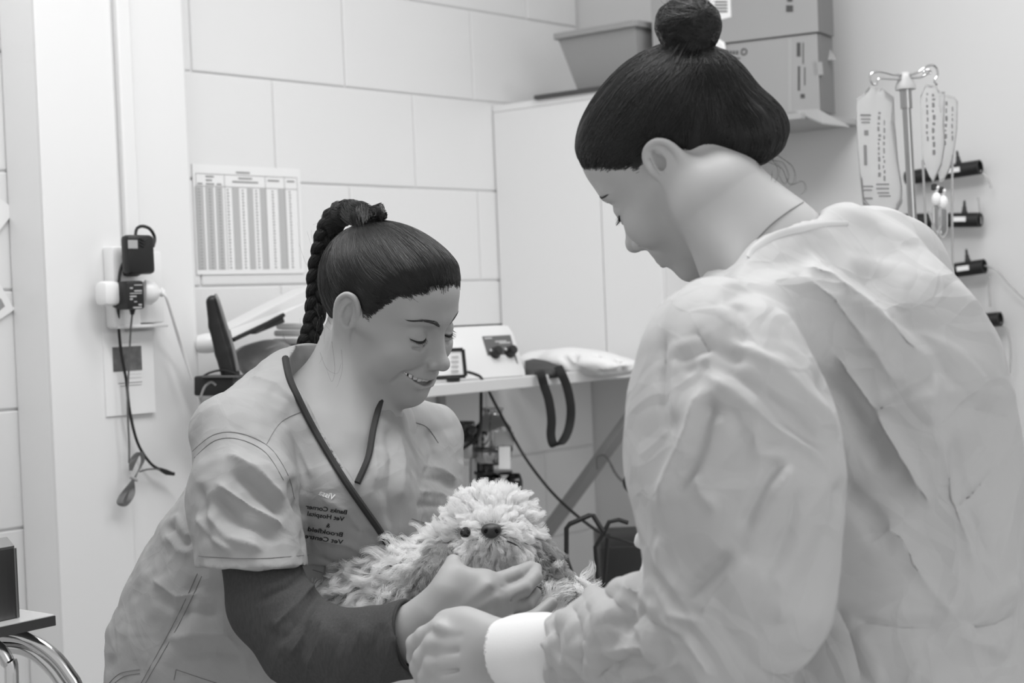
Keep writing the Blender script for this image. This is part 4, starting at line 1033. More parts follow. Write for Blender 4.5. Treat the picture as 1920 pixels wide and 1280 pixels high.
def crease(m, scales=((8, .0035), (19, .0016))):
    nt = m.node_tree; b = nt.nodes['Principled BSDF']; tc = nt.nodes.new('ShaderNodeTexCoord'); nz = nt.nodes.new('ShaderNodeTexNoise'); nz.inputs['Scale'].default_value = 5
    nt.links.new(tc.outputs['Object'], nz.inputs['Vector'])
    mx = nt.nodes.new('ShaderNodeVectorMath'); mx.operation = 'MULTIPLY_ADD'; mx.inputs[1].default_value = (.16, .16, .16)
    nt.links.new(nz.outputs['Color'], mx.inputs[0]); nt.links.new(tc.outputs['Object'], mx.inputs[2])
    prev = b.inputs['Normal'].links[0].from_socket if b.inputs['Normal'].links else None
    for sc, ds in scales:
        v = nt.nodes.new('ShaderNodeTexVoronoi'); v.feature = 'DISTANCE_TO_EDGE'; v.inputs['Scale'].default_value = sc; nt.links.new(mx.outputs[0], v.inputs['Vector'])
        r = nt.nodes.new('ShaderNodeMapRange'); r.inputs['From Max'].default_value = .22; nt.links.new(v.outputs['Distance'], r.inputs[0])
        bp = nt.nodes.new('ShaderNodeBump'); bp.inputs['Strength'].default_value = .7; bp.inputs['Distance'].default_value = ds; bp.invert = True
        nt.links.new(r.outputs[0], bp.inputs['Height'])
        if prev is not None: nt.links.new(prev, bp.inputs['Normal'])
        prev = bp.outputs[0]
    nt.links.new(prev, b.inputs['Normal'])
crease(M_GOWN)
crease(M_TUNIC, ((13, .0014), (30, .0005)))
M_CUFF = mat('white_knit_cuff', 236, .85, bump=.15, bscale=400)
M_HAIR = mat('dark_hair', 27, .36, spec=.5)
M_HAIRCAP = mat('dark_hair_base', 24, .6, spec=.3)
M_LASH = mat('lash_dark', 30, .7)
M_BROW = mat('brow_hair', 70, .8)
M_TOOTH = mat('teeth', 225, .25)
M_LIP = mat('lip', 120, .4, sub=.1)
M_EYE = mat('eye_dark', 40, .1)
# ------------------------------------------------------------------ the woman in the crossover tunic
WL = thing('person', np.array([P(400, 1280, 2.25)[0], P(400, 1280, 2.25)[1], 0.0]), 'smiling woman with braided dark hair in a grey tunic, cupping the puppy\'s chin', 'person')
f = HL
sdh = Sdf(np.minimum(f.o - .17, P(520, 960, 2.02)), np.maximum(f.o + .17, P(760, 900, 2.3)), .0017)
# head, neck and upper chest
head(sdh, f)
nk = P(628, 800, 2.175)
sdh.add(cone(f.w((0, -2.2, -4.5)), nk, .053, .06), .02)
sdh.add(cone(f.w((5.6, -1.5, -3.5)), P(655, 815, 2.12), .016, .014), .03)
sdh.add(ell(P(600, 890, 2.2), (.125, .1, .125), CAMM), .05)
sdh.add(ell(P(645, 940, 2.13), (.07, .06, .075), CAMM), .04)
sdh.add(pts_chain([(590, 775, 2.2), (640, 790, 2.22), (720, 800, 2.27)], [.045, .045, .042]), .05)
sdh.add(pts_chain([(572, 835, 2.12), (632, 852, 2.103), (650, 850, 2.11)], [.007, .008, .005]), .02)
VH, QH = sdh.mesh(); VH = relax(VH, QH, 1, .35)
def cut_dir(V, Q, p, n):                         # drop what lies beyond a plane
    return drop(V, Q, (V - p) @ n < 0)
sdc = Sdf(np.minimum(P(380, 1340, 1.9), P(380, 1340, 2.3)) - .05, P(870, 700, 2.42) + .08, .0032)
sdc.add(pts_chain([(455, 812, 2.09), (590, 800, 2.21), (640, 815, 2.23), (790, 822, 2.32)], [.036, .036, .036, .036]), .03)
sdc.add(ell(P(600, 890, 2.2), (.118, .093, .118), CAMM), .05)
sdc.add(pts_chain([(560, 960, 2.2), (480, 1200, 2.22), (420, 1500, 2.25)], [.11, .11, .14]), .05)
sdc.add(pts_chain([(455, 840, 2.075), (474, 1000, 2.018), (508, 1130, 1.99), (562, 1203, 1.97), (645, 1218, 1.935), (700, 1206, 1.92)], [.044, .037, .037, .037, .033, .03]), .02)
sdc.add(pts_chain([(800, 830, 2.335), (815, 1000, 2.25), (850, 1100, 2.1)], [.036, .029, .024]), .02)
VC, QC = sdc.mesh()
# near hand: palm, thumb up along the cheek, four fingers round the far side of the muzzle
def hand_left():
    sd = Sdf(P(740, 1240, 1.84) - .05, P(1050, 1040, 2.02) + .06, .0013, .012)
    sd.add(pts_chain([(640, 1215, 1.92), (760, 1190, 1.9), (812, 1160, 1.895)], [.034, .029, .027], (CF, .8)), .01)
    sd.add(pts_chain([(815, 1158, 1.895), (862, 1120, 1.895), (905, 1108, 1.905)], [.027, .029, .025], (CF, .62)), .02)
    sd.add(pts_chain([(850, 1150, 1.895), (905, 1138, 1.90), (942, 1140, 1.915)], [.026, .026, .022], (CF, .62)), .02)
    for pts, rs in (([(885, 1104, 1.902), (926, 1092, 1.91), (966, 1077, 1.935), (994, 1063, 1.965)], [.0125, .0105, .0092, .0075]),
                    ([(892, 1124, 1.898), (942, 1119, 1.905), (980, 1104, 1.925), (1002, 1082, 1.95), (1005, 1066, 1.967)], [.0125, .011, .0098, .0086, .0072]),
                    ([(900, 1142, 1.90), (945, 1148, 1.91), (985, 1134, 1.935), (1003, 1112, 1.955)], [.012, .0103, .009, .0075]),
                    ([(905, 1158, 1.90), (955, 1172, 1.902), (1002, 1159, 1.905), (1034, 1130, 1.918)], [.012, .0105, .0092, .0072])):
        sd.add(pts_chain(pts, rs), .0035)
    sd.add(pts_chain([(820, 1150, 1.89), (840, 1112, 1.888), (848, 1080, 1.90), (850, 1054, 1.915)], [.019, .015, .0118, .0092]), .014)
    for a, b in (((925, 1106), (985, 1084)), ((925, 1135), (990, 1112)), ((930, 1160), (975, 1152))):
        sd.sub(cone(P(*a, 1.889), P(*b, 1.915), .001, .0022), .004)
    for c in ((916, 1096), (930, 1122), (924, 1148)): sd.add(ell(P(*c, 1.892), (.0055, .005, .005)), .014)
    for a, b in (((845, 1150), (915, 1098)), ((850, 1160), (928, 1122)), ((855, 1170), (922, 1150))): sd.add(cone(P(*a, 1.872), P(*b, 1.884), .002, .003), .012)
    V, Q = sd.mesh(); return relax(V, Q, 2, .4), Q
VA, QA = hand_left()

bodyL = join('body', [(VH, QH), (VC, QC), (VA, QA)], M_SKIN, WL)
# ---- face details
def face_parts(f, sd, par, side=(1, -1), brows=True):
    for m in side:
        M = lambda p: mirror(p, m)
        lp = [f.w(M(np.array(p) + (0, .1, -.06))) for p in LASH]
        MB().tube(catmull(lp, 5), [.0004 + .0011 * math.sin(math.pi * i / 20) for i in range(21)], 6).build('eyelashes', M_LASH, par, True)
        L = []
        for t in np.linspace(.15, 1, 26):
            q = np.array(catmull([np.array(p) for p in LASH], 12)[int(t * 48)]); q = np.array(M(q)); o = np.array([m * (.25 + .35 * (t - .5)), .75, -.42 + .1 * rng.standard_normal()])
            L.append([f.w(q + o * s + np.array([0, .05, .18 * s * s])) for s in np.linspace(0, .85, 5)])
        strands('lash_hairs', np.array(L), .00022, .00005, M_LASH, par)
        if brows:
            B = []
            for k in range(200):
                t = rng.random(); c = np.array([1.0 + 3.9 * t, 9.42 - .5 * t - 1.55 * t * t, 1.75 + .75 * math.sin(t * 2.2) - .3 * t]); c[2] += rng.uniform(-.24, .24) * (1.15 - t)
                dr = np.array([.75, -.3 - .3 * t, .35 - .5 * t]) * rng.uniform(.5, .9)
                B.append([f.w(M(c + dr * s + np.array([0, .04, 0]))) for s in np.linspace(0, 1, 4)])
            B = np.array(B); B = to_surf(sd, B.reshape(-1, 3), .0003).reshape(B.shape)
            strands('eyebrow', B, .00018, .00008, M_BROW, par)
face_parts(HL, sdh, bodyL)
# teeth
zc = -5.72
for k in range(-5, 6):
    x = .7 * k * (1 - .018 * abs(k)); y = 9.2 - .135 * x * x; wd_ = (.37, .35, .35, .32, .29, .27)[abs(k)]; hh = (.56, .5, .53, .44, .4, .34)[abs(k)]
    R3 = f.R @ rz(-.23 * x)
    MB().box(f.w((x, y - .28, zc + .028 * x * x - hh * .75)), R3[:, 0] * wd_ * f.k, R3[:, 1] * .22 * f.k, R3[:, 2] * hh * f.k, .0016).build('tooth', M_TOOTH, bodyL, True)
sdm = Sdf(f.w((0, 8, -6.6)) - .035, f.w((0, 8, -6.6)) + .035, .0015)
sdm.add(f.E((0, 6.7, -6.7), (3.0, 1.4, 1.1)))
sdm.obj('mouth_inside', mat('mouth_dark', 45, .6), bodyL)
# near earring
pe = f.w((7.72, -.35, -3.1)); e_side = 1
for m in (1,):
    ce = f.w((8.0, -.55, -3.75))
    MB().tube([ce + .0055 * (math.cos(a) * f.R[:, 1] * .45 + math.sin(a) * f.R[:, 2]) + f.R[:, 0] * .001 for a in np.linspace(0, 2 * math.pi, 15)[:-1]], .0011, 8, closed=True).build('hoop_earring', M_CHROME, bodyL, True)
# ---- tunic
sdt = Sdf(P(170, 1420, 1.9) - .05, P(880, 640, 2.5) + .06, .0027, .09)
sdt.add(pts_chain([(585, 850, 2.2), (525, 985, 2.205), (445, 1140, 2.22), (385, 1300, 2.24), (360, 1420, 2.25)], [.125, .13, .142, .15, .155], (CF, .92)))
sdt.add(pts_chain([(442, 815, 2.085), (578, 738, 2.215), (640, 770, 2.235), (800, 822, 2.34)], [.056, .05, .05, .046]), .05)
sdt.add(ell(P(655, 930, 2.14), (.085, .085, .095), CAMM), .05)
sdt.add(ell(P(730, 950, 2.25), (.07, .08, .1), CAMM), .05)
sdt.add(pts_chain([(640, 1040, 2.18), (560, 1180, 2.2)], [.1, .11]), .06)
sdt.add(pts_chain([(455, 868, 2.06), (458, 930, 2.035), (474, 1100, 1.995)], [.058, .064, .0668]), .022)
sdt.sub(pixpoly([(300, 1068), (370, 1065), (475, 1068), (582, 1060), (610, 1060), (610, 1190), (300, 1190)], 1.85, 2.078), .001)
sdt.sub(pts_chain([(470, 1030, 2.012), (474, 1120, 1.99)], [.054, .0645]), .001)
sdt.add(pts_chain([(797, 826, 2.34), (804, 900, 2.30), (808, 1030, 2.23)], [.045, .042, .035]), .03)
sdt.sub(pixpoly([(758, 980), (768, 984), (815, 996), (872, 1003), (890, 1005), (890, 1080), (758, 1080)], 2.15, 2.31), .001)
sdt.sub(pts_chain([(806, 970, 2.262), (809, 1040, 2.225)], [.0285, .033]), .001)
VPOLY = [(544, 672), (553, 716), (574, 752), (600, 800), (640, 868), (664, 908), (684, 860), (697, 800), (703, 768), (720, 700), (640, 620), (560, 640)]
sdt.sub(pixpoly(VPOLY, 1.85, 2.2), .002)
SFOLDS = [('r', 12, 6, [(420, 850), (480, 880), (535, 940)]), ('v', 11, 6, [(430, 880), (490, 930), (540, 970)]), ('r', 11, 6, [(400, 900), (470, 950), (540, 995)]), ('v', 11, 5, [(390, 925), (450, 985), (530, 1015)]),
 ('r', 12, 5, [(380, 950), (430, 1010), (500, 1035)]), ('v', 9, 4, [(370, 900), (385, 960), (400, 1030)]), ('r', 9, 4, [(365, 960), (400, 1010), (440, 1040)]), ('v', 9, 5, [(545, 890), (552, 930), (575, 975)])]
FFOLDS = [('r', 8, 4, [(790, 870), (830, 880), (860, 900)]), ('v', 7, 4, [(785, 895), (830, 900), (862, 925)]), ('r', 7, 4, [(780, 920), (830, 925), (864, 945)]), ('v', 7, 3, [(775, 945), (820, 950), (860, 960)]), ('v', 7, 4, [(800, 800), (810, 850), (795, 900)])]
SFOLDS = [(a, b, c * 1.5, d) for a, b, c, d in SFOLDS]
TFOLDS = SFOLDS + FFOLDS + [
 ('v', 9, 5, [(585, 770), (620, 830), (650, 890)]), ('r', 12, 4, [(520, 790), (560, 840), (590, 900)]),
 ('v', 10, 5, [(560, 900), (572, 960), (580, 1040)]), ('r', 8, 4, [(600, 930), (650, 960), (690, 1010)]), ('v', 8, 3, [(650, 985), (690, 1000), (725, 1030)]),
 ('r', 7, 4, [(590, 1010), (650, 1020), (700, 1040)]), ('v', 8, 4, [(585, 1040), (630, 1060), (700, 1070)]),
 ('s', 9, 5, [(330, 960), (350, 1000), (362, 1010)]), ('r', 9, 5, [(310, 1000), (335, 1030), (362, 1040)]), ('v', 9, 5, [(318, 980), (345, 1018), (365, 1025)]),
 ('r', 12, 5, [(280, 1080), (330, 1120), (380, 1110)]), ('v', 12, 5, [(300, 1120), (350, 1150), (420, 1150)]), ('r', 12, 5, [(300, 1200), (360, 1190), (440, 1190)]), ('v', 12, 5, [(330, 1230), (400, 1220), (470, 1230)]),
 ('v', 12, 6, [(372, 1070), (350, 1140), (290, 1230)]), ('r', 14, 4, [(420, 1180), (460, 1240), (470, 1280)]), ('r', 10, 4, [(460, 700), (520, 720), (560, 760)]), ('v', 8, 3, [(500, 725), (540, 750), (560, 790)]),
 ('v', 9, 5, [(728, 790), (735, 860), (728, 930), (735, 1000)]), ('r', 10, 5, [(745, 800), (755, 870), (745, 950)]), ('r', 9, 3, [(700, 800), (705, 870), (700, 920)]),
]
def tunic_fn(V, Q):
    V = sculpt(V, Q, TFOLDS)
    N = vnormals(V, Q); n = .003 * vnoise(V * 22 + 5) + .0016 * vnoise(V * 55) + .0022 * (np.abs(vnoise(V * 17 + 50)) - .3)
    return V + N * n[:, None]
tun = sdt.obj('tunic', M_TUNIC, WL, tunic_fn)
# dark knitted sleeves under it
def knit(name, pts, rs, folds, flat=None, cut=None):
    A = PL(pts); sd = Sdf(np.min(A, 0) - .08, np.max(A, 0) + .08, .002, .03); sd.add(chain(A, rs, flat), .012)
    if cut:
        p, n = cut; n = np.asarray(n, float); n /= np.linalg.norm(n)
        sd.keep(lambda X, Y, Z: (X - p[0]) * n[0] + (Y - p[1]) * n[1] + (Z - p[2]) * n[2])
        a = p - n * .025; b = p + n * .03; sd.sub(cone(a, b, rs[-1] - .0035, rs[-1] - .0025), .002)
    V, Q = sd.mesh(); V = sculpt(V, Q, folds); N = vnormals(V, Q); V = V + N * (.0012 * vnoise(V * 45))[:, None]
    return link(name, mesh_np(name, V, Q), M_UNDER, WL, True)
KF = []
for k in range(9):
    u = 470 + k * 34; KF.append(('r' if k % 2 else 'v', 9, 3.2, [(u, 1290), (u + 18, 1230), (u + 46, 1160)]))
KF += [('r', 8, 5, [(600, 1080), (560, 1130), (500, 1190)]), ('v', 8, 5, [(605, 1105), (570, 1150), (520, 1215)]), ('r', 8, 5, [(608, 1130), (580, 1170), (540, 1240)]), ('v', 7, 4, [(590, 1060), (540, 1100), (470, 1130)]), ('r', 8, 4, [(610, 1150), (600, 1190), (580, 1260)])]
wc = P(772, 1194, 1.9)
knN = knit('knitted_sleeve', [(474, 1000, 2.018), (506, 1130, 1.99), (566, 1203, 1.97), (645, 1220, 1.935), (772, 1196, 1.9), (800, 1190, 1.895)], [.042, .0495, .051, .046, .042, .041], KF, None, (wc, P(772, 1194, 1.9) - P(640, 1222, 1.935)))
knF = knit('knitted_sleeve', [(804, 940, 2.28), (806, 1040, 2.2), (850, 1100, 2.1)], [.031, .032, .03], [])
_ka = P(772, 1194, 1.9) - P(640, 1222, 1.935); _ka /= np.linalg.norm(_ka); _kb = np.cross(_ka, CU); _kb /= np.linalg.norm(_kb); _kc = np.cross(_ka, _kb)
MB().tube(catmull([wc + .0405 * (math.cos(a) * _kb + math.sin(a) * _kc) for a in np.linspace(0, 2 * math.pi, 25)[:-1]], 1, True), .0022, 8, closed=True).build('cuff_edge', M_PIPING, WL, True)
# piping, seams, embroidery
bvT = bvh_of(tun)
pip = [(540, 670), (547, 705), (562, 740), (592, 800), (632, 868), (662, 915), (690, 955), (716, 992), (742, 1036)]
l = cast_line(bvT, [(u - 5, v + 1) for u, v in pip], .002, 8)
MB().tube(l, .0045, 8).build('neckline_piping', M_PIPING, WL, True)
l = cast_line(bvT, [(716, 742), (708, 772), (700, 805), (690, 858), (670, 905)], .002, 8)
if len(l) > 2: MB().tube(l, .0042, 8).build('neckline_piping', M_PIPING, WL, True)
M_SEAM = mat('seam_thread', 118, .9)  # dark thread tone of the stitched seams
bvS = bvT; bvF = bvT
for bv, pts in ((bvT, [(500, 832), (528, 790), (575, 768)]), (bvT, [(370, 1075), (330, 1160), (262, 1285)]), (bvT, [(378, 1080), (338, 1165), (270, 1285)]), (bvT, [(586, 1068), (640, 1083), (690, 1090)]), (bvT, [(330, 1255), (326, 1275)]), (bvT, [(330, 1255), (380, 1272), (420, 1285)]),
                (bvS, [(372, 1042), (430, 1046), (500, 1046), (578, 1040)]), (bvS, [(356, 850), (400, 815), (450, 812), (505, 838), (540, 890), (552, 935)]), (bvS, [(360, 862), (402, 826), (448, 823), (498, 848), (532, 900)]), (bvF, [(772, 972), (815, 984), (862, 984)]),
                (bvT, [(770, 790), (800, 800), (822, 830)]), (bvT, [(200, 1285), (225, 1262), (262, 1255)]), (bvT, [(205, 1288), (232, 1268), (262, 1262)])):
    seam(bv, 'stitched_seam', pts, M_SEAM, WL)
def embroider(bv, txt, u0, v0, u1, v1, size, m, parent, name, weight=.006):
    """mirrored lettering stitched between two pixels (start = right-hand end)"""
    c = bpy.data.curves.new('lettering', 'FONT'); c.body = txt; c.size = 1.0; c.extrude = 0; c.offset = weight
    o = bpy.data.objects.new('lettering', c); COL.objects.link(o); dg = bpy.context.evaluated_depsgraph_get(); me = bpy.data.meshes.new_from_object(o.evaluated_get(dg)); bpy.data.objects.remove(o)
    V = np.array([v.co[:] for v in me.vertices]); Fs = [tuple(p.vertices) for p in me.polygons]
    W_ = V[:, 0].max() - V[:, 0].min(); x = (V[:, 0] - V[:, 0].min()) / W_
    ax = np.array([u1 - u0, v1 - v0]); an = ax / np.linalg.norm(ax); up = np.array([an[1], -an[0]]); up = up if up[1] < 0 else -up
    out = []
    for i in range(len(V)):
        q = np.array([u0, v0]) + ax * x[i] + up * V[i, 1] * size
        p = cast(bv, q[0], q[1], .0012); out.append(p if p is not None else P(q[0], q[1], 2.1))
    out = np.array(out)
    o = link(name, mesh_np(name, out, Fs), m, parent)
    return o
M_THREADW = mat('white_thread', 225, .7); M_THREADB = mat('black_thread', 26, .7)
embroider(bvT, 'Vissa', 626, 937, 597, 927, 15, M_THREADW, WL, 'embroidered_name', .02)
for txt, a, b, s in (('Banks Corner', (650, 964), (573, 953), 11.5), ('Vet Hospital', (645, 977), (576, 966), 11.5), ('&', (618, 989), (611, 988), 11), ('Brookfield', (642, 1006), (577, 995), 11.5), ('Vet Centre', (643, 1020), (571, 1008), 11.5)):
    embroider(bvT, txt, *a, *b, s, M_THREADB, WL, 'embroidered_text', .018)
# ------------------------------------------------------------------ the woman in the surgical gown
WR = thing('person', np.array([P(1640, 1280, 1.75)[0], P(1640, 1280, 1.75)[1], 0.0]), 'woman with a hair bun and pearl stud in a pale surgical gown, seen from behind', 'person')
g = HR
sdr = Sdf(g.o - .2, g.o + np.array([.22, .2, .18]), .0016)
head(sdr, g, smile=.35, open_mouth=False, earflat=.3)
sdr.add(pts_chain([(1352, 372, 1.765), (1440, 490, 1.76), (1490, 570, 1.77)], [.052, .064, .07]), .03)
sdr.add(cone(g.w((-5.2, -1.0, -3.0)), P(1400, 520, 1.69), .016, .014), .03)
V1, Q1 = sdr.mesh(); V1 = relax(V1, Q1, 1, .35)
sd2 = Sdf(P(1300, 1500, 1.5) - .05, P(1850, 420, 2.0) + .1, .004)
sd2.add(pts_chain([(1590, 680, 1.785), (1640, 900, 1.785), (1660, 1400, 1.785)], [.095, .11, .115])); sd2.add(pts_chain([(1352, 372, 1.765), (1470, 540, 1.765), (1580, 660, 1.785)], [.048, .06, .08]), .03)
sd2.add(pts_chain([(1375, 700, 1.6), (1370, 900, 1.57), (1365, 1140, 1.56), (1180, 1185, 1.66), (1010, 1215, 1.74)], [.06, .05, .045, .038, .03]), .03)
V2, Q2 = sd2.mesh()
def hand_right():
    sd = Sdf(P(1050, 1330, 1.70) - .04, P(760, 1130, 1.92) + .05, .0013, .012)
    sd.add(pts_chain([(1040, 1225, 1.745), (960, 1222, 1.77), (920, 1218, 1.785)], [.029, .0285, .028], (CF, .8)), .01)
    sd.add(pts_chain([(915, 1205, 1.785), (870, 1190, 1.80), (840, 1182, 1.815)], [.026, .026, .022], (CF, .62)), .02)
    sd.add(pts_chain([(915, 1235, 1.785), (865, 1232, 1.795), (830, 1228, 1.81)], [.028, .028, .024], (CF, .62)), .02)
    sd.add(pts_chain([(910, 1260, 1.785), (860, 1272, 1.795), (830, 1275, 1.81)], [.024, .026, .022], (CF, .62)), .02)
    for pts, rs in (([(855, 1170, 1.805), (826, 1178, 1.812), (796, 1192, 1.825), (779, 1206, 1.835), (778, 1232, 1.845), (788, 1252, 1.85)], [.0125, .0132, .0112, .0108, .0095, .008]),
                    ([(850, 1200, 1.80), (815, 1210, 1.805), (793, 1232, 1.815), (786, 1250, 1.822), (795, 1280, 1.832)], [.013, .0135, .0115, .011, .0095]),
                    ([(850, 1235, 1.80), (817, 1245, 1.80), (803, 1268, 1.81), (800, 1290, 1.815), (808, 1315, 1.825)], [.0135, .0135, .0118, .011, .009]),
                    ([(850, 1270, 1.80), (826, 1282, 1.80), (815, 1302, 1.805), (818, 1325, 1.81), (830, 1345, 1.815)], [.0125, .012, .0105, .0095, .008])):
        sd.add(pts_chain(pts, [q * .93 for q in rs]), .0035)
    sd.add(pts_chain([(905, 1185, 1.80), (870, 1180, 1.83), (845, 1190, 1.86), (835, 1205, 1.875)], [.017, .014, .0115, .009]), .012)
    for c in ((824, 1174), (815, 1204), (818, 1240)): sd.add(ell(P(*c, 1.795), (.006, .006, .006)), .012)
    for a, b in (((822, 1192), (862, 1190)), ((818, 1225), (858, 1220)), ((822, 1262), (860, 1255))): sd.sub(cone(P(*a, 1.782), P(*b, 1.775), .002, .0012), .008)
    for a, b in (((835, 1180), (900, 1195)), ((832, 1206), (905, 1212)), ((835, 1242), (905, 1235))): sd.add(cone(P(*a, 1.79), P(*b, 1.778), .0035, .0018), .01)
    V, Q = sd.mesh(); return relax(V, Q, 2, .4), Q
V3, Q3 = hand_right()
bodyR = join('body', [(V1, Q1), (V2, Q2), (V3, Q3)], M_SKIN2, WR)
face_parts(HR, sdr, bodyR, (-1, 1))
MB().lathe(HR.w((-8.0, -.95, -3.3)), -CF, [(.0005, -.0045), (.003, -.0035), (.0044, -.001), (.0045, .001), (.0032, .0035), (.0005, .0046)], 16).build('pearl_stud', mat('pearl', 240, .2), bodyR, True)
# ---- gown
sdg = Sdf(P(1150, 1420, 1.5) - .06, P(1960, 380, 1.9) + .1, .0028, .13)
sdg.add(pts_chain([(1600, 660, 1.775), (1648, 850, 1.775), (1662, 1080, 1.775), (1672, 1420, 1.78)], [.131, .14, .146, .15]))
sdg.add(pts_chain([(1655, 500, 1.80), (1600, 660, 1.775)], [.042, .13]), .06)
sdg.add(pts_chain([(1458, 575, 1.76), (1560, 560, 1.79), (1640, 510, 1.8)], [.066, .06, .05]), .06)
sdg.add(pts_chain([(1380, 640, 1.60), (1480, 600, 1.74)], [.045, .06]), .07)
sdg.add(pts_chain([(1350, 800, 1.72), (1350, 1000, 1.72), (1360, 1250, 1.72)], [.072, .054, .06]), .06)
# loose upper sleeve and forearm
sdg.add(pts_chain([(1368, 690, 1.59), (1376, 800, 1.57), (1392, 930, 1.555), (1390, 1100, 1.55), (1372, 1160, 1.55)], [.078, .088, .088, .076, .07]), .035)
sdg.add(pts_chain([(1375, 1165, 1.55), (1250, 1184, 1.61), (1120, 1208, 1.68), (1010, 1222, 1.735)], [.07, .053, .041, .034]), .03)
